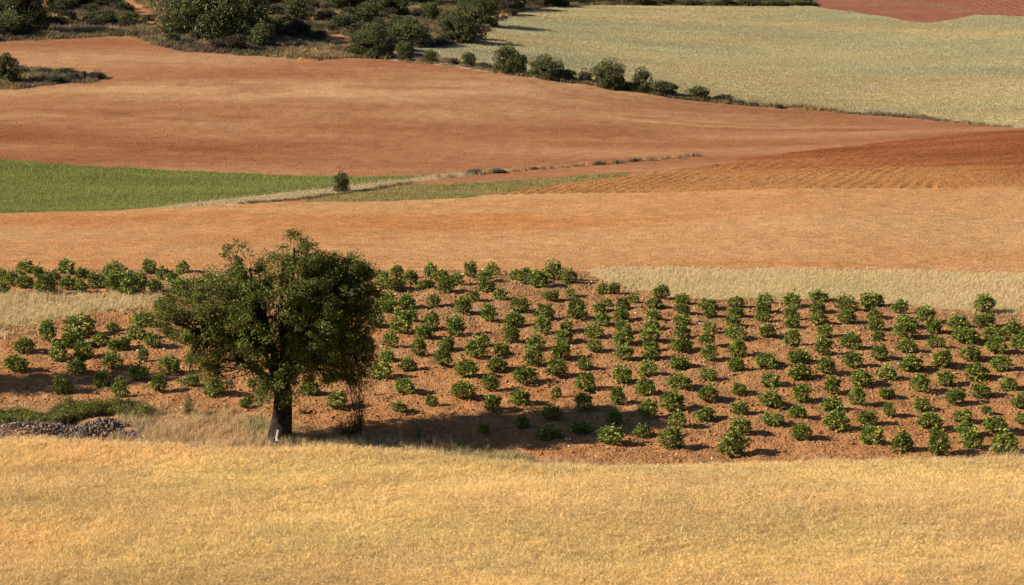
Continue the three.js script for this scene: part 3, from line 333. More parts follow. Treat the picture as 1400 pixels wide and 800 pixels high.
// ---------- wheat ----------
{
  const r = rng(11), variants = [];
  for (let v = 0; v < 3; v++) {
    const F = new Faces();
    for (let k = 0; k < 15; k++) {
      const a = r() * 6.28, q = Math.sqrt(r()) * 0.16, x = Math.cos(a) * q, z = Math.sin(a) * q, h = 0.56 + r() * 0.16, b = r() * 6.28, l = 0.05 + r() * 0.08;
      const bx = Math.cos(b) * l, bz = Math.sin(b) * l, sd = [Math.cos(b + 1.3), Math.sin(b + 1.3)], tone = 0.85 + r() * 0.3;
      F.blade([[x, 0, z], [x + bx * 0.4, h * 0.6, z + bz * 0.4], [x + bx, h, z + bz]], 0.008, sd, [0.66 * tone, 0.49 * tone, 0.2 * tone]);
      const nod = 0.3 + r() * 0.9, ex = Math.cos(b) * nod, ez = Math.sin(b) * nod, d = unit([ex, 1 - nod * 0.9, ez]), s = unit(cross(d, [r() - 0.5, r() - 0.5, r() - 0.5])), u = cross(s, d);
      F.leaf([x + bx, h, z + bz], d, s, u, 0.11, 0.022, [0.74 * tone, 0.53 * tone, 0.21 * tone], 0.3, 0.05);
      const tip = [x + bx + d[0] * 0.06, h + d[1] * 0.06, z + bz + d[2] * 0.06];
      F.leaf(tip, unit([d[0] + 0.2 * s[0], d[1], d[2] + 0.2 * s[2]]), u, s, 0.16, 0.014, [0.82 * tone, 0.62 * tone, 0.3 * tone], 0.1, 0.1);
      if (r() < 0.55) { const c = r() * 6.28, w = 0.12 + r() * 0.12; F.blade([[x, h * 0.45, z], [x + Math.cos(c) * w * 0.6, h * 0.7, z + Math.sin(c) * w * 0.6], [x + Math.cos(c) * w, h * 0.55, z + Math.sin(c) * w]], 0.014, [Math.cos(c + 1.57), Math.sin(c + 1.57)], [0.74 * tone, 0.55 * tone, 0.25 * tone]); }
    }
    variants.push(F.build());
  }
  const lists = [[], [], []];
  for (let d = 104; d < 150; d += 0.2) for (let x = -(0.19 * d + 6); x < 0.19 * d + 6; x += 0.2) {
    const px = x + (r() - 0.5) * 0.2, pz = -d + (r() - 0.5) * 0.2, e = outline.wheat(px, pz);
    if (e < 0 || r() < 0.06) continue;
    const lodge = fbm(px / 5 + 3, pz / 5, 3), band = fbm(px / 10, pz / 6 + 11, 4), t = 0.92 + 0.22 * band + (r() - 0.5) * 0.4;
    const pale = Math.max(0, vnoise(px / 3 + 9, pz / 1.6)) * 0.28 + (r() < 0.04 ? 0.5 : 0);
    lists[(r() * 3) | 0].push([px, groundAt(px, pz) - 0.02, pz, r() * 6.28, 0.1 + 0.3 * Math.max(0, lodge + 0.15) + r() * 0.16, 0.6 + 1.2 * fbm(px / 12, pz / 8, 2), 0.95 + r() * 0.3, (0.88 + 0.22 * fbm(px / 3 + 20, pz / 3, 2) + r() * 0.2) * (e < 1 ? 0.9 : 1), mix3([t, t * (1.01 + 0.04 * vnoise(px / 7, pz / 5)), t * 0.97], [t * 1.06, t * 1.12, t * 1.26], pale)]);
  }
  lists.forEach((l, i) => cover('ripe_wheat', 'ripe golden wheat filling the field in front of the vineyard', 'wheat', variants[i], strawMat, l));
}

// ---------- dry grass, crops, clods ----------

function tuft(seed, blades, h, spread, wid, cols, lean = 0.5) {
  const r = rng(seed), F = new Faces();
  for (let k = 0; k < blades; k++) {
    const a = r() * 6.28, q = Math.sqrt(r()) * spread, x = Math.cos(a) * q, z = Math.sin(a) * q, hh = h * (0.55 + r() * 0.6), b = r() * 6.28, l = hh * lean * (0.3 + r()), c = cols[(r() * cols.length) | 0], t = 0.8 + r() * 0.4;
    F.blade([[x, -0.03, z], [x + Math.cos(b) * l * 0.35, hh * 0.6, z + Math.sin(b) * l * 0.35], [x + Math.cos(b) * l, hh, z + Math.sin(b) * l]], wid * (0.7 + r() * 0.6), [Math.cos(b + 1.57), Math.sin(b + 1.57)], c.map((v) => v * t));
  }
  return F.build();
}
const STRAW = [[0.64, 0.5, 0.28], [0.58, 0.43, 0.22], [0.7, 0.58, 0.36]];
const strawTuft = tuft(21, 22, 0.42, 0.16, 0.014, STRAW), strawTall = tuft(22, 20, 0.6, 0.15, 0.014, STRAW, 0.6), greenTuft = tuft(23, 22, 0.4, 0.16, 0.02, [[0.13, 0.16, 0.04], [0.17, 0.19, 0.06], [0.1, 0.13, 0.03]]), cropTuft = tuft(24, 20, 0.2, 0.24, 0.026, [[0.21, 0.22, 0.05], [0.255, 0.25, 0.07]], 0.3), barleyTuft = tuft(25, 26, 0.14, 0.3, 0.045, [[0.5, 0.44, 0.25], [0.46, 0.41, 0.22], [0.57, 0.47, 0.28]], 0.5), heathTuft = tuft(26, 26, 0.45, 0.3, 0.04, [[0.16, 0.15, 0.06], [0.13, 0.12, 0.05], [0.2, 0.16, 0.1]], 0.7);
function scatter(seed, box, per, test, make) {
  const r = rng(seed), out = [], st = 1 / Math.sqrt(per);
  for (let d = box[2]; d < box[3]; d += st) for (let x = box[0]; x < box[1]; x += st) {
    const px = x + (r() - 0.5) * st, pz = -d + (r() - 0.5) * st; if (Math.abs(px) > 0.19 * d + 7 || !test(px, pz, r)) continue;
    out.push(make(px, groundAt(px, pz), pz, r));
  }
  return out;
}
const grassMake = (s0, s1, tint) => (x, y, z, r) => { const t = tint(x, z, r); return [x, y, z, r() * 6.28, r() * 0.25, r() * 6.28, s0 + r() * (s1 - s0), (s0 + r() * (s1 - s0)) * (0.8 + 0.4 * vnoise(x * 0.5, z * 0.5)), t]; };
const paleTint = (x, z, r) => { const g = fbm(x / 4, z / 2), t = 0.85 + r() * 0.3; return mix3([t, t * 0.98, t * 0.94], [0.8 * t, 0.86 * t, 0.62 * t], Math.max(0, Math.min(1, g * 1.3))); };
cover('dry_grass', 'pale dry grass on the strip beyond the vine rows', 'grass', strawTuft, strawMat, scatter(31, [-2, 48, 166, 184], 22, (x, z, r) => outline.stripr(x, z) > 0 || (outline.stripr(x, z) > -1 && r() < 0.12), grassMake(0.4, 0.75, paleTint)));
cover('dry_grass', 'pale dry grass on the strip between the two vine blocks', 'grass', strawTuft, strawMat, scatter(32, [-50, -14, 160, 176], 18, (x, z, r) => outline.stripl(x, z) > 0 || (outline.stripl(x, z) > -0.8 && r() < 0.12), grassMake(0.8, 1.25, paleTint)));
cover('bank_grass', 'tall straw coloured grass on the bank around the tree', 'grass', strawTall, strawMat, scatter(33, [-40, 40, 140, 158], 18, (x, z, r) => { const v = outline.verge(x, z), w = outline.wheat(x, z); return w < 0.1 && (v > 0 ? (x > -21 || z > -146.6 ? r() < 0.8 + fbm(x, z) : r() < 0.12) : v > -0.9 && r() < 0.12); }, grassMake(0.55, 1.05, (x, z, r) => { const t = 0.75 + r() * 0.35; return r() < 0.1 ? [t * 0.5, t * 0.6, t * 0.4] : [t, t * 0.93, t * 0.85]; })));
const nearLine = (pl) => { const f = (x, z) => { let d = 1e9; for (let i = 0; i + 1 < pl.length; i++) { const [ax, az] = pl[i], [bx, bz] = pl[i + 1], ex = bx - ax, ez = bz - az, t = Math.min(1, Math.max(0, ((x - ax) * ex + (z - az) * ez) / (ex * ex + ez * ez))); d = Math.min(d, Math.hypot(x - ax - ex * t, z - az - ez * t)); } return d; }; return f; };
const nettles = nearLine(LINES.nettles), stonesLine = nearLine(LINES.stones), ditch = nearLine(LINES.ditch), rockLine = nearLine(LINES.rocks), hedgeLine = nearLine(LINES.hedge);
const weedGeo = (() => { const F = new Faces(), r = rng(41); for (let k = 0; k < 70; k++) { const b = ball(r), p = [b[0] * 0.22, 0.28 + b[1] * 0.27, b[2] * 0.22], v = 0.7 + r() * 0.6; looseLeaf(F, r, p, unit([b[0], 0.6, b[2]]), 0.1 + r() * 0.06, 0.04 + r() * 0.03, [[0.23, 0.26, 0.05], [0.3, 0.31, 0.065], [0.16, 0.185, 0.035]][(r() * 3) | 0].map((c) => c * v)); } return F.build(); })();
cover('green_weeds', 'dense green weeds along the top of the stone heap', 'weeds', weedGeo, treeLeafMat, scatter(34, [-40, -17, 148, 160], 30, (x, z, r) => nettles(x, z) < 0.75 + 0.5 * vnoise(x * 0.8, z * 0.8) && x < -19.3, (x, y, z, r) => { const n = 0.75 + 0.55 * vnoise(x * 1.3, z * 1.6) + r() * 0.35, t = 0.7 + r() * 0.5 + 0.25 * vnoise(x * 0.9 + 4, z); return [x, y, z, r() * 6.28, r() * 0.35, r() * 6.28, 0.7 + r() * 0.5, Math.max(0.3, n), [t * 1.1, t, t]]; }));
cover('green_weeds', 'grey green weeds on the bank beside the wheat edge', 'weeds', greenTuft, strawMat, scatter(35, [-14, 6, 143, 152], 12, (x, z, r) => outline.verge(x, z) > -0.2 && outline.wheat(x, z) < 0 && vnoise(x * 0.45 + 5, z * 0.6) > 0.1 && r() < 0.7, grassMake(0.7, 1.3, (x, z, r) => { const t = 1 + r() * 0.5; return [t * 1.3, t * 1.15, t * 1.2]; })));
cover('young_crop', 'short green crop covering the far field', 'crop', cropTuft, strawMat, scatter(36, [-56, 6, 212, 246], 9, (x, z, r) => outline.green(x, z) > 0.1 && fieldAt(x, z) === 'green', grassMake(0.7, 1.1, (x, z, r) => { const t = 0.85 + r() * 0.25 + 0.25 * fbm(x / 14, z / 1.6); return [t, t, t]; })));
cover('fallow_weeds', 'patchy green weeds on the fallow wedge', 'weeds', cropTuft, strawMat, scatter(37, [-20, 12, 214, 242], 6, (x, z, r) => outline.green2(x, z) > 0 && r() < 0.75 + fbm(x / 3, z), grassMake(0.7, 1.2, (x, z, r) => { const t = 0.85 + r() * 0.35; return [t * 1.2, t * 0.95, t]; })));
cover('pale_barley', 'pale green ripening barley on the far slope', 'barley', barleyTuft, strawMat, scatter(38, [-20, 78, 255, 385], 11, (x, z, r) => outline.beige(x, z) > 0 && fieldAt(x, z) === 'beige', grassMake(0.8, 1.2, (x, z, r) => { const t = 0.84 + r() * 0.1 + 0.2 * fbm(x / 16, z / 5), g = Math.max(0, Math.min(1, 0.4 + 1.4 * fbm(x / 24 + 7, z / 9))); return mix3([t * 1.06, t * 0.99, t * 0.85], [t * 0.88, t * 0.94, t * 0.92], g); })));
cover('heath_tufts', 'low brown and olive heath between the oaks', 'heath', heathTuft, strawMat, scatter(39, [-70, 40, 262, 398], 4, (x, z, r) => { const k = fieldAt(x, z); return k === 'hill' || k === 'island'; }, grassMake(0.7, 1.5, (x, z, r) => { const t = 0.7 + r() * 0.6, n = fbm(x / 5, z / 5), h = vnoise(x / 3 + 50, z / 3); return h > 0.2 ? [t * 1.05, t * 0.74, t * 0.9] : mix3([t * 2.1, t * 1.6, t * 1.3], [t * 0.85, t * 0.82, t * 0.65], Math.min(1, Math.max(0, 0.5 + 1.5 * n))); })));
cover('path_grass', 'bleached grass lining the farm path and field ditch', 'grass', strawTuft, strawMat, scatter(40, [-36, 22, 212, 250], 9, (x, z, r) => outline.path(x, z) > -0.2 || (rockLine(x, z) < 0.45 && r() < 0.3), grassMake(0.4, 0.75, (x, z, r) => { const t = 0.65 + r() * 0.3; return [t, t * 0.95, t * 0.92]; })));
cover('bank_shade_brush', 'dark brush standing in for the shade of the small bank below the path', 'brush', heathTuft, strawMat, scatter(42, [-30, 22, 212, 250], 9, (x, z, r) => (ditch(x, z) < 0.3 || (rockLine(x, z - 0.6) < 0.3 && r() < 0.4)), grassMake(0.5, 1, (x, z, r) => { const t = 0.9 + r() * 0.5; return [t, t * 0.9, t * 0.8]; })));  // dark tufts stand in for the shaded side of a small bank
const upLine = nearLine(LINES.upline);
cover('boundary_grass', 'thin line of dry grass dividing the upper red fields', 'grass', heathTuft, strawMat, scatter(45, [44, 70, 340, 400], 8, (x, z, r) => upLine(x, z) < 0.35 && r() < 0.8, grassMake(0.4, 0.8, (x, z, r) => { const t = 1.3 + r() * 0.8; return [t * 1.3, t * 1.1, t]; })));
cover('hedge_grass', 'rough olive grass along the hedgerow', 'grass', heathTuft, strawMat, scatter(43, [-14, 60, 255, 300], 7, (x, z, r) => hedgeLine(x, z) < 0.5 && r() < 0.7, grassMake(0.5, 1.1, (x, z, r) => { const t = 0.9 + r() * 0.7; return [t * 1.3, t * 1.1, t]; })));
function lump(seed, detail = 0, rough = 0.45) {
  const g = new THREE.IcosahedronGeometry(1, detail), p = g.attributes.position, r = rng(seed), seen = new Map();
  for (let i = 0; i < p.count; i++) { const key = [p.getX(i), p.getY(i), p.getZ(i)].map((v) => v.toFixed(3)).join(); if (!seen.has(key)) seen.set(key, 1 - rough * r()); const s = seen.get(key); p.setXYZ(i, p.getX(i) * s, p.getY(i) * s * 0.75, p.getZ(i) * s); }
  g.computeVertexNormals(); return g;
}
const clodGeo = [lump(1), lump(2), lump(3)], clodMat = new THREE.MeshPhysicalMaterial({ color: 0xffffff, roughness: 1, specularIntensity: 0.08 });
function clods(label, seed, box, per, key, s0, s1, darker = 1) {
  const l = [[], [], []];
  scatter(seed, box, per, (x, z, r) => outline[key](x, z) > 0 && fieldAt(x, z) === key && r() < 0.6 + 0.5 * vnoise(x / 2, z / 2), (x, y, z, r) => {
    const s = s0 + (s1 - s0) * r() ** 3, t = (0.85 + r() * 0.3) * darker * 0.86, c = C[key](x, z).map((v) => v * t), pale = key === 'vineyard' && r() < 0.02;
    l[(r() * 3) | 0].push([x, y + s * 0.15, z, r() * 6.28, r() * 0.6, r() * 6.28, s, s * (0.6 + r() * 0.5), pale ? [0.5, 0.42, 0.33] : c]); return 0;
  });
  l.forEach((q, i) => cover('soil_clods', label, 'soil clods', clodGeo[i], clodMat, q));
}
clods('loose reddish clods of earth over the vineyard soil', 51, [-40, 40, 140, 182], 26, 'vineyard', 0.03, 0.13);
clods('orange clods of earth over the broad ploughed field', 52, [-52, 52, 176, 222], 9, 'tan', 0.025, 0.065);
clods('reddish brown clods over the dark ploughed rise', 53, [-8, 62, 206, 256], 8, 'dark', 0.03, 0.1);
clods('red clods over the large far ploughed field', 54, [-66, 66, 226, 300], 7, 'farred', 0.03, 0.09);

cover('wild_oats', 'pale wild oats standing above the golden wheat', 'wild oats', tuft(27, 8, 1.0, 0.16, 0.035, [[0.85, 0.74, 0.55], [0.82, 0.68, 0.46]], 0.55), strawMat, scatter(44, [-40, 40, 106, 150], 3, (x, z, r) => outline.wheat(x, z) > 0.2 && r() < 0.14 + 1.1 * Math.max(0, fbm(x / 6 + 31, z / 3, 3)), grassMake(0.75, 1.05, (x, z, r) => { const t = 0.9 + r() * 0.2; return [t, t, t]; })));
// ---------- grapevines ----------
function makeVine(seed) {
  const r = rng(seed), root = new THREE.Group(); root.name = 'grapevine';
  const woods = [limb([[0, -0.15, 0, 0.07], [0.02 * (r() - 0.5), 0.1, 0, 0.055], [0.08 * (r() - 0.5), 0.24, 0.06 * (r() - 0.5), 0.06], [0.06 * (r() - 0.5), 0.32, 0, 0.04]], 6, 0.3, seed)];
  const F = new Faces(), canes = 12 + ((r() * 9) | 0), flat = 0.45 + 0.35 * r(), skew = (r() - 0.5) * 0.25, wild = 0.1 + 0.25 * r();
  const vineLeaf = (p) => { p[1] = Math.max(p[1], 0.06 + 0.06 * r()); const young = r() < 0.3, v = 0.7 + r() * 0.55, col = (young ? [0.4, 0.41, 0.06] : [0.13, 0.185, 0.03]).map((c) => c * v); looseLeaf(F, r, p, unit([p[0] * 2, p[1] - 0.3, p[2] * 2]), 0.12 + r() * 0.06, 0.11 + r() * 0.06, col); };
  for (let k = 0; k < canes; k++) {
    const a = k * 2.4 + r() * 0.7, reach = 0.5 * Math.sqrt((k + 0.7) / canes) * (0.8 + 0.3 * r()), top = 0.98 - flat * (reach / 0.5) ** 1.6 + (r() - 0.4) * 0.2 + (r() < 0.2 ? wild : 0), pts = [];
    for (let i = 0; i <= 4; i++) { const t = i / 4; pts.push([Math.cos(a) * reach * Math.sin(t * 1.6) + skew * t * t, 0.22 + (top - 0.22) * Math.sin(t * 1.5), Math.sin(a) * reach * Math.sin(t * 1.6), 0.012 * (1 - t * 0.7)]); }
    woods.push(limb(pts, 3, 0, seed + k));
    for (let q = 0; q < 13; q++) {
      const t = 0.2 + 0.85 * Math.pow(r(), 0.6), i = Math.min(3, (t * 4) | 0), f = Math.min(1.12, t * 4 - i), b = ball(r), p = [0, 1, 2].map((c) => pts[i][c] + (pts[i + 1][c] - pts[i][c]) * f + b[c] * 0.1);
      vineLeaf(p);
    }
  }
  const shoots = 3 + ((r() * 5) | 0);                                // upright young shoots that stand out of the body
  for (let k = 0; k < shoots; k++) {
    const a = r() * 6.28, q = 0.4 * Math.sqrt(r()), x = Math.cos(a) * q, z = Math.sin(a) * q, y = 0.88 - q * q, up = 0.1 + 0.22 * r(), lx = (r() - 0.4) * 0.2, lz = (r() - 0.5) * 0.2;
    woods.push(limb([[x * 0.8, y - 0.3, z * 0.8, 0.008], [x, y, z, 0.006], [x + lx, y + up, z + lz, 0.003]], 3, 0, k));
    for (let m = 0; m < 9; m++) { const t = r() * 1.05, g = ball(r); vineLeaf([x + lx * t + g[0] * 0.05, y + up * t + g[1] * 0.03, z + lz * t + g[2] * 0.05]); }
  }
  // the dense leafy body: leaves spread through a rounded box that nearly reaches the soil
  const flatTop = 0.82 + 0.14 * r(), lop = (r() - 0.5) * 0.3, dent = r() * 6.28;
  for (let q = 0; q < 310; q++) {
    const a = r() * 6.28, e = Math.asin(r() * 2 - 1), pw = (v) => Math.sign(v) * Math.abs(v) ** 0.75, s = 0.62 + 0.42 * Math.sqrt(r());
    const bulge = 1 + 0.3 * vnoise(Math.cos(a) * 2.2 + seed, Math.sin(a) * 2.2 + e * 2) - 0.14 * Math.max(0, Math.cos(a - dent));
    const p = [pw(Math.cos(e)) * pw(Math.cos(a)) * 0.47 * s * bulge, 0.46 + pw(Math.sin(e)) * 0.42 * s * flatTop, pw(Math.cos(e)) * pw(Math.sin(a)) * 0.47 * s * bulge];
    p[1] += lop * p[0]; if (p[1] < 0.2 && Math.hypot(p[0], p[2]) > 0.36) continue;
    p[1] = Math.max(0.05, p[1]);
    vineLeaf(p);
  }
  part('trunk', mergeGeometries(woods), vineWoodMat, root);
  part('foliage', F.build(), vineLeafMat, root);
  return shadows(root);
}
const VINE_LABEL = {
  b: ['leafy green grapevine in the block behind the left dry grass strip', 'grapevines behind the left grass strip'],
  y: ['small slender grapevine, narrower than its neighbours, on sunlit vineyard soil', 'small grapevines among the rows'],
  f: ['large leafy grapevine in the row bordering the golden wheat', 'grapevines bordering the wheat'],
  t: ['bushy green grapevine close beside the large tree', 'grapevines beside the large tree'],
  g: ['bushy green grapevine at the edge of the wide dry grass strip', 'grapevines along the wide grass strip'],
  p: ['bushy green grapevine at the top edge of the vineyard by the orange ploughed field', 'grapevines along the orange field'],
  w: ['broad low bushy grapevine, much wider than tall, inside the vineyard', 'broad low grapevines inside the vineyard'],
  h: ['tall upright grapevine, at least as high as wide, inside the vineyard', 'tall upright grapevines inside the vineyard'],
  o: ['round bushy green grapevine, slightly wider than tall, inside the vineyard', 'round grapevines inside the vineyard'],
};
// the kind only chooses the words of the label; every vine is a copy of the same plants with the same leaf colours
function vineKind(x, z, w, h, k) {
  if (k !== 'o') return k;
  if (Math.hypot(x - SPOTS.tree[0], z - SPOTS.tree[1]) < 9) return 't';
  if (outline.stripr(x, z) > -2.6) return 'g';
  if (outline.vineyard(x, z) < 2.4) return 'p';
  return w > h * 1.32 ? 'w' : h >= w ? 'h' : 'o';
}
{
  const protos = []; for (let i = 0; i < 17; i++) protos.push(makeVine(100 + i * 7));
  const r = rng(61);
  VINES.forEach(([x, z, w, h, k], i) => {
    const v = protos[(i * 7) % 17].clone(); v.name = numbered('grapevine');
    v.position.set(x, groundAt(x, z) - 0.03, z); v.rotation.y = (r() < 0.5 ? Math.PI : 0) + (r() - 0.5) * 0.8; v.rotation.z = (r() - 0.5) * 0.16;
    v.scale.set(w * 0.99, h * 0.93, w * 0.7);
    const kind = VINE_LABEL[vineKind(x, z, w, h, k)]; tag(v, kind[0], 'grapevine', kind[1]); scene.add(v);
  });
}

// ---------- the large tree, and its neighbour that shades the left of the vineyard ----------
// lobes: [x, y, z, rx, ry, rz, density] in metres from the trunk base
function makeTree(name, seed, base, lobes, clumpsPer, leavesPer, opt) {
  const r = rng(seed), root = new THREE.Group(); root.name = numbered(name);
  const y0 = groundAt(base[0], base[1]); root.position.set(base[0], y0 - 0.1, base[1]);
  const R = opt.radius, fork = opt.fork;
  const trunkPts = []; for (let i = 0; i <= 7; i++) { const t = i / 7; trunkPts.push([0.15 * Math.sin(t * 2.4) + opt.lean * t, t * fork, 0.1 * Math.sin(t * 3 + 1), R * (1.12 - 0.42 * t + 0.5 * Math.max(0, 0.2 - t))]); }
  const trunk = part('trunk', limb(trunkPts, 16, 0.07, seed), barkMat, root);
  const F = new Faces(), twigs = [], topP = trunkPts[7];
  lobes.forEach((L, li) => {
    const vol = L[3] * L[4] * L[5], n = Math.round(clumpsPer * Math.pow(vol, 0.72) * (L[6] ?? 1)), c = [L[0], L[1], L[2]];
    const bend = [(topP[0] + c[0]) / 2 + (r() - 0.5) * 0.5, (topP[1] + c[1]) / 2 + 0.35 * Math.abs(c[0] - topP[0]) * 0.4, (topP[2] + c[2]) / 2 + (r() - 0.5) * 0.5], start = L[7] ? [c[0] * 0.72, c[1] + 2, c[2], 0] : trunkPts[5 + ((r() * 3) | 0)];
    if (L[7]) { bend[0] = c[0]; bend[1] = c[1] + 1.4; bend[2] = c[2]; }
    const pts = []; for (let i = 0; i <= 6; i++) { const t = i / 6, a = (1 - t) * (1 - t), b = 2 * t * (1 - t), d = t * t; pts.push([a * start[0] + b * bend[0] + d * c[0] + (r() - 0.5) * 0.15, a * start[1] + b * bend[1] + d * c[1], a * start[2] + b * bend[2] + d * c[2] + (r() - 0.5) * 0.15, (L[7] ? 0.05 : R * 0.3) * (1 - 0.85 * t) + 0.02]); }
    part('limb', limb(pts, 7, 0.15, seed + li), barkMat, root);
    for (let k = 0; k < n; k++) {
      let b = ball(r); const l = Math.hypot(...b), want = 0.45 + 0.6 * Math.sqrt(r()); b = b.map((v) => (v / l) * want);
      const p = [c[0] + b[0] * L[3], c[1] + b[1] * L[4], c[2] + b[2] * L[5]];
      if (fbm(p[0] * 0.8 + 11, p[1] * 0.8 + p[2] * 0.5, 2) < opt.gap) continue;
      const q = pts[3 + ((r() * 4) | 0)], mid = [(p[0] + q[0]) / 2 + (r() - 0.5) * 0.3, (p[1] + q[1]) / 2 - 0.1, (p[2] + q[2]) / 2 + (r() - 0.5) * 0.3];
      twigs.push(limb([[q[0], q[1], q[2], 0.035], [...mid, 0.022], [...p, 0.008]], 4, 0, k));
      const out = unit([b[0] / L[3], b[1] / L[4] + 0.25, b[2] / L[5]]), size = opt.clump * (0.5 + 0.9 * r()), nl = Math.round(leavesPer * (0.6 + 0.8 * r())), tone = 0.75 + 0.5 * r();
      for (let m = 0; m < nl; m++) {
        const g = ball(r), along = r(), at = [p[0] + g[0] * size + out[0] * size * along * 0.7, p[1] + g[1] * size * 0.75 + out[1] * size * along * 0.7, p[2] + g[2] * size + out[2] * size * along * 0.7];
        const v = tone * (0.7 + r() * 0.6), col = (r() < 0.25 ? opt.light : opt.green).map((q2) => q2 * v);
        looseLeaf(F, r, at, out, opt.leaf * (0.7 + r() * 0.6), opt.leaf * (0.4 + r() * 0.25), col);
      }
    }
  });
  part('twigs', mergeGeometries(twigs), barkMat, root);
  part('crown', F.build(), treeLeafMat, root);
  scene.add(shadows(root)); return { root, trunk };
}
const TREE_OPT = { radius: 0.56, fork: 3.1, lean: 0.1, gap: -0.26, clump: 0.4, leaf: 0.15, green: [0.122, 0.14, 0.022], light: [0.25, 0.245, 0.04] };
const s27 = 1 / 26.8, lobePx = (x, y, rx, ry, z, rz, d, hang) => [(x - 382) * s27, (602 - y) * s27 * 1.01, z, rx * s27, ry * s27, rz, d, hang];
const main = makeTree('shade_tree', 71, SPOTS.tree, [
  lobePx(410, 384, 48, 36, 0, 2.4, 1), lobePx(404, 336, 12, 16, -0.3, 0.6, 0.8), lobePx(428, 345, 14, 14, 0.3, 0.7, 0.8), lobePx(390, 350, 12, 14, 0.4, 0.6, 0.7), lobePx(326, 350, 18, 14, -0.5, 0.8, 0.5), lobePx(342, 366, 20, 20, -0.2, 1, 0.45), lobePx(478, 368, 32, 16, -0.3, 1.2, 0.9), lobePx(452, 358, 16, 12, 0, 0.8, 0.7), lobePx(458, 392, 50, 36, -0.4, 2.2, 1), lobePx(496, 400, 22, 32, -0.6, 1.6, 0.9), lobePx(320, 400, 48, 36, 0.2, 2, 0.9),
  lobePx(268, 428, 48, 34, 0.5, 2, 0.95), lobePx(360, 428, 62, 48, 1.2, 2.2, 1), lobePx(440, 440, 56, 50, 0.4, 2.6, 1.1), lobePx(484, 452, 26, 52, 0, 2, 1), lobePx(282, 480, 28, 36, 0.5, 1.4, 0.5, 1), lobePx(328, 484, 46, 34, 0.8, 1.7, 0.75), lobePx(402, 452, 34, 40, -0.2, 1.5, 1), lobePx(384, 412, 24, 34, 0.9, 1, 1), lobePx(300, 505, 24, 18, 0.6, 1, 0.6, 1), lobePx(388, 490, 32, 44, 1.6, 1, 0.9), lobePx(360, 525, 22, 18, 1.2, 0.8, 0.7), lobePx(440, 488, 40, 30, -0.6, 1.8, 0.9), lobePx(488, 488, 20, 32, -0.4, 1.2, 0.7, 1), lobePx(240, 438, 18, 16, 0.3, 0.9, 0.7), lobePx(262, 500, 12, 22, 0.5, 0.7, 0.5, 1),
], 35, 80, TREE_OPT);
tag(main.root, 'large leafy tree with thick dark trunk at the vineyard edge', 'tree');
{
  const g = new THREE.BufferGeometry(), pos = [], idx = [], rr = rng(5);           // whitewash daub on the bark at the foot of the trunk
  for (let j = 0; j <= 6; j++) for (let i = 0; i <= 4; i++) { const y = 0.12 + j * 0.095, a = -0.02 + (i - 2) * 0.085 * (0.75 + 0.5 * rr()) * (j > 4 ? 0.7 : 1), R = 0.735 - j * 0.012; pos.push(Math.sin(a) * R, y, Math.cos(a) * R); }
  for (let j = 0; j < 6; j++) for (let i = 0; i < 4; i++) { const a = j * 5 + i; idx.push(a, a + 1, a + 5, a + 1, a + 6, a + 5); }
  g.setAttribute('position', new THREE.Float32BufferAttribute(pos, 3)); g.setIndex(idx); g.computeVertexNormals();
  const m = part('whitewash_daub', g, new THREE.MeshStandardMaterial({ color: new THREE.Color().setRGB(0.55, 0.53, 0.53), roughness: 0.9, side: THREE.DoubleSide }), main.trunk);
  m.userData.label = 'patch of white paint at the foot of the trunk';
}
const side = makeTree('shade_tree', 77, SPOTS.tree2, [[0, 9.6, 0, 1.5, 1.7, 1.1], [-0.3, 7.6, 0.1, 1.9, 1.9, 1.3], [0.5, 6.2, -0.1, 1.9, 1.9, 1.3], [0.1, 4.4, 0.1, 1.9, 1.4, 1.3]], 36, 76, { ...TREE_OPT, radius: 0.4, fork: 4 });
tag(side.root, 'tall narrow tree at the vineyard end beside the stone heap', 'tree');

// wispy saplings and weeds on the bank
function makeSapling(name, seed, spot, stems, leaves, leaf, col, col2, label, cat) {
  const [x, z, w, h] = spot, r = rng(seed), root = new THREE.Group(); root.name = numbered(name); root.position.set(x, groundAt(x, z) - 0.05, z);
  const wood = [], F = new Faces();
  for (let k = 0; k < stems; k++) {
    const a = r() * 6.28, reach = w * 0.5 * (0.25 + 0.75 * r()), top = h * (0.45 + 0.6 * r()), pts = [];
    for (let i = 0; i <= 5; i++) { const t = i / 5; pts.push([Math.cos(a) * reach * t ** 0.8 + (r() - 0.5) * 0.06, top * t, Math.sin(a) * reach * t ** 1.4 + (r() - 0.5) * 0.06, 0.02 * h * 0.3 * (1 - 0.8 * t) + 0.004]); }
    wood.push(limb(pts, 4, 0, seed + k));
    for (let q = 0; q < leaves; q++) { const t = 0.18 + 0.82 * r(), i = Math.min(4, (t * 5) | 0), f = t * 5 - i, b = ball(r), p = [0, 1, 2].map((c) => pts[i][c] + (pts[i + 1][c] - pts[i][c]) * f + b[c] * 0.16 * w), v = 0.7 + r() * 0.6; looseLeaf(F, r, p, unit([p[0], 0.4, p[2]]), leaf * (0.7 + r() * 0.6), leaf * 0.45, (r() < 0.4 ? col2 : col).map((c) => c * v)); }
  }
  part('stems', mergeGeometries(wood), vineWoodMat, root); part('foliage', F.build(), treeLeafMat, root); tag(root, label, cat); scene.add(shadows(root));
}
const OLV = [0.12, 0.13, 0.035], OLV2 = [0.13, 0.12, 0.045];
makeSapling('sapling', 81, SPOTS.sap, 12, 62, 0.14, [0.14, 0.155, 0.035], [0.22, 0.21, 0.055], 'tall wispy sapling beside the large tree on the bank', 'sapling');
makeSapling('sapling', 82, SPOTS.sap2, 9, 60, 0.1, [0.13, 0.15, 0.04], [0.17, 0.17, 0.05], 'small pale green sapling at the dry grass edge', 'sapling');
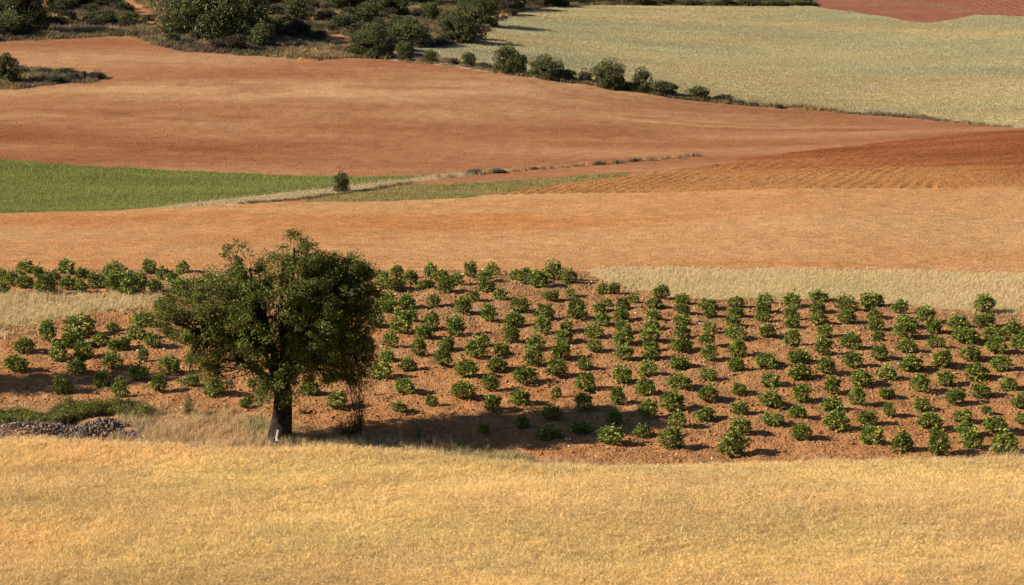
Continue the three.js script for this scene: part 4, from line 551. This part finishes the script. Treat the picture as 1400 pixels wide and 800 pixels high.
makeSapling('weed_plant', 83, SPOTS.weed, 7, 50, 0.1, [0.14, 0.19, 0.05], [0.2, 0.23, 0.07], 'bright green upright weed at the wheat field edge', 'weed');
makeSapling('low_bush', 84, SPOTS.bush, 18, 80, 0.12, OLV, [0.1, 0.1, 0.035], 'low dark bush at the foot of the wispy sapling', 'bush');
makeSapling('weed_plant', 85, SPOTS.weed2, 7, 30, 0.09, [0.12, 0.15, 0.04], [0.15, 0.18, 0.05], 'tiny green weed on red soil beside the tree trunk', 'weed');

// ---------- stone heap ----------
{
  const r = rng(91), root = new THREE.Group(); root.name = 'stone_heap';
  const tones = [[0.105, 0.08, 0.066], [0.13, 0.098, 0.08], [0.27, 0.19, 0.135], [0.16, 0.1, 0.07], [0.08, 0.063, 0.056]], pl = LINES.stones, mats = tones.map((c) => new THREE.MeshPhysicalMaterial({ color: new THREE.Color().setRGB(...c), roughness: 1, specularIntensity: 0.15 }));
  const geos = [lump(11, 0, 0.4), lump(12, 0, 0.4), lump(13, 0, 0.45), lump(14, 1, 0.35)];
  root.position.set(pl[2][0], groundAt(pl[2][0], pl[2][1]), pl[2][1]);
  const small = [];
  for (let k = 0; k < 2600; k++) {
    const i = (r() * (pl.length - 1)) | 0, t = r(), x = pl[i][0] + (pl[i + 1][0] - pl[i][0]) * t, z0 = pl[i][1] + (pl[i + 1][1] - pl[i][1]) * t, off = (r() + r() - 1) * 1.5, z = z0 + off;
    const pile = Math.max(0, 0.5 - 0.28 * Math.abs(off)) * (0.7 + 0.5 * vnoise(x * 0.7, 3)), big = k < 280, s = big ? 0.09 + 0.14 * r() * r() : 0.03 + 0.09 * r() * r(), y = groundAt(x, z) + pile + (r() - 0.5) * 0.1;
    const m4 = new THREE.Matrix4().compose(new THREE.Vector3(x, y, z).sub(root.position), new THREE.Quaternion().setFromEuler(new THREE.Euler(r() * 6, r() * 6, r() * 6)), new THREE.Vector3(s, s * (0.7 + r() * 0.5), s));
    if (big) { const o = part('stone', geos[k % 4], mats[(r() * 5) | 0], root); o.applyMatrix4(m4); }
    else { const g = geos[k % 3].clone().applyMatrix4(m4), c = tones[(r() * tones.length) | 0], v = 0.8 + 0.4 * r(), n = g.attributes.position.count, col = new Float32Array(n * 3); for (let q = 0; q < n; q++) col.set(c.map((w) => w * v), q * 3); g.setAttribute('color', new THREE.BufferAttribute(col, 3)); small.push(g); }
  }
  // the earthen core that the stones lie on
  const core = []; const cp = []; for (const [x, z] of pl) cp.push([x - root.position.x, groundAt(x, z) - root.position.y - 0.22, z - root.position.z, 0.42]);
  core.push(limb(cp, 8, 0.2, 3));
  part('rubble', mergeGeometries(small), new THREE.MeshPhysicalMaterial({ vertexColors: true, roughness: 1, specularIntensity: 0.15 }), root).userData.kind = 'stuff';
  part('earth_bank', mergeGeometries(core), new THREE.MeshPhysicalMaterial({ color: new THREE.Color().setRGB(0.3, 0.16, 0.085), roughness: 1, specularIntensity: 0.08 }), root);
  tag(root, 'long low heap of grey field stones below the green weeds', 'stones'); scene.add(shadows(root));
}

// ---------- evergreen oaks and shrubs ----------
function makeOak(seed, w, h, faces, leaf, dark, light) {
  const r = rng(seed), root = new THREE.Group(); root.name = 'evergreen_oak';
  const woods = [limb([[0, -0.4, 0, w * 0.035], [0.05 * w * (r() - 0.5), h * 0.2, 0, w * 0.03], [0.08 * w * (r() - 0.5), h * 0.42, 0, w * 0.02]], 6, 0.2, seed)], F = new Faces(), nl = 15 + ((r() * 5) | 0), lobes = [];
  for (let k = 0; k < nl; k++) {
    const a = k * 2.4 + r() * 0.7, q = Math.sqrt((k + 0.4) / nl) * 0.4 * (0.8 + 0.3 * r()), y = 0.28 + 0.5 * Math.cos(q * 2.9) * (0.5 + 0.65 * r()), rad = 0.09 + 0.12 * r();
    lobes.push([Math.cos(a) * q * w, y * h, Math.sin(a) * q * w, rad * w, rad * 0.9 * h]);
    woods.push(limb([[0, h * 0.25, 0, w * 0.014], [Math.cos(a) * q * w * 0.6, (y * 0.7) * h, Math.sin(a) * q * w * 0.6, w * 0.009], [Math.cos(a) * q * w, y * h, Math.sin(a) * q * w, w * 0.004]], 4, 0, k));
  }
  for (let k = 0; k < nl * 0.9; k++) { const a = k * 2.4, q = 0.18 + 0.22 * r(); lobes.push([Math.cos(a) * q * w, (0.08 + 0.22 * r()) * h, Math.sin(a) * q * w, 0.12 * w, 0.12 * h]); }
  for (let k = 0; k < faces; k++) {
    const L = lobes[(r() * lobes.length) | 0]; let b = ball(r); const l = Math.hypot(...b), want = 0.55 + 0.5 * Math.sqrt(r()); b = b.map((v) => (v / l) * want);
    const p = [L[0] + b[0] * L[3], Math.max(0.05, L[1] + b[1] * L[4]), L[2] + b[2] * L[3]];
    if (fbm(p[0] * 2.2 / leaf * 0.1 + seed, p[1] * 2.2 / leaf * 0.1 + p[2], 2) < -0.24) continue;
    const v = 0.7 + r() * 0.6; looseLeaf(F, r, p, unit([b[0], b[1] + 0.2, b[2]]), leaf * (0.7 + r() * 0.6), leaf * (0.55 + r() * 0.3), (r() < 0.3 ? light : dark).map((c) => c * v));
  }
  part('trunk', mergeGeometries(woods), barkMat, root); part('crown', F.build(), oakLeafMat, root);
  return shadows(root);
}
const OD = [0.085, 0.092, 0.03], OL = [0.22, 0.21, 0.07];
{
  const big = [1, 2, 3].map((i) => makeOak(200 + i, 6, 5, 15000, 0.2, OD, OL)), mid = [1, 2, 3, 4].map((i) => makeOak(220 + i, 3.2, 2.6, 6500, 0.15, OD, OL)), small = [1, 2, 3, 4].map((i) => makeOak(240 + i, 1.6, 1.1, 2000, 0.12, i % 2 ? [0.085, 0.08, 0.035] : [0.1, 0.085, 0.06], [0.13, 0.12, 0.055]));
  const r = rng(92);
  const putTree = (proto, pw, ph, [x, z, w, h], name, label, cat, group) => {
    const o = proto.clone(); o.name = numbered(name); o.position.set(x, groundAt(x, z) - 0.05, z); o.rotation.y = r() * 6.28; o.scale.set((w / pw) * 1.08, (h / ph) * 1.1, (w / pw) * 1.08); tag(o, label, cat, group); scene.add(o);
  };
  OAKS.forEach((spot, i) => {
    const hedge = spot[0] > -3 && spot[1] > -300 && spot[0] < 30, t = hedge ? spot : [spot[0], spot[1], spot[2] * 1.22, spot[3] * 1.15], isle = i === 26, giant = i < 3;
    const [label, group] = isle ? ['rounded dark evergreen oak on the rough islet inside the red field', undefined] : giant ? ['massive dark evergreen oak in the big clump above the red field', 'massive oaks of the big clump'] : hedge ? ['evergreen oak in the hedgerow between red field and pale barley', 'oaks of the hedgerow'] : t[2] > 3.3 ? ['broad spreading evergreen oak on the scrubby hillside', 'broad oaks on the hillside'] : t[2] > 2.2 ? ['medium rounded evergreen oak on the scrubby hillside', 'medium oaks on the hillside'] : ['small young evergreen oak on the scrubby hillside', 'small oaks on the hillside'];
    if (t[2] > 3.2) putTree(big[i % 3], 6, 5, t, 'evergreen_oak', label, 'oak', group); else putTree(mid[i % 4], 3.2, 2.6, t, 'evergreen_oak', label, 'oak', group);
  });
  SHRUBS.forEach((t, i) => {
    const k = i < 5 || (i >= 12 && i < 30) ? ['low_shrub', 'low olive shrub on the scrubby hillside', 'shrubs on the hillside'] : i < 12 ? ['low_shrub', 'low shrub on the rough islet inside the red field', 'shrubs on the islet'] : i < 41 ? ['low_shrub', 'low shrub in the hedgerow beside the pale barley', 'shrubs in the hedgerow'] : i < 51 ? ['low_shrub', 'low dark shrub along the top edge of the pale barley', 'shrubs along the barley top'] : ['low_shrub', 'tiny brushy shrub on the field boundary above the fallow wedge', 'shrubs on the field boundary'];
    putTree(t[2] > 2 ? mid[i % 4] : small[i % 4], t[2] > 2 ? 3.2 : 1.6, t[2] > 2 ? 2.6 : 1.1, t, k[0], k[1], 'shrub', k[2]);
  });
  putTree(mid[1], 3.2, 2.6, LONE, 'round_bush', 'single round dark bush standing by the pale farm path', 'bush');
  // undergrowth filling the hillside
  const low = [];
  const rr = rng(93);
  for (let k = 0; k < 2200; k++) { const d = 294 + rr() * 95, x = (rr() * 2 - 1) * (0.18 * d + 6); if (fieldAt(x, -d) !== 'hill' || fbm(x / 9, d / 7, 2) < -0.05) continue; const s = 0.5 + rr() * 1.1; low.push([x, groundAt(x, -d) - 0.05, -d, rr() * 6.28, 0, 0, s, s * (0.7 + rr() * 0.5), rr() < 0.4 ? [0.85, 0.62, 0.8] : [0.7 + rr() * 0.4, 0.7 + rr() * 0.4, 0.6 + rr() * 0.4]]); }
  const ug = small[0].children[1].geometry;
  cover('undergrowth', 'low mixed undergrowth covering the hillside between oaks', 'undergrowth', ug, oakLeafMat, low);
}

renderer.render(scene, camera);
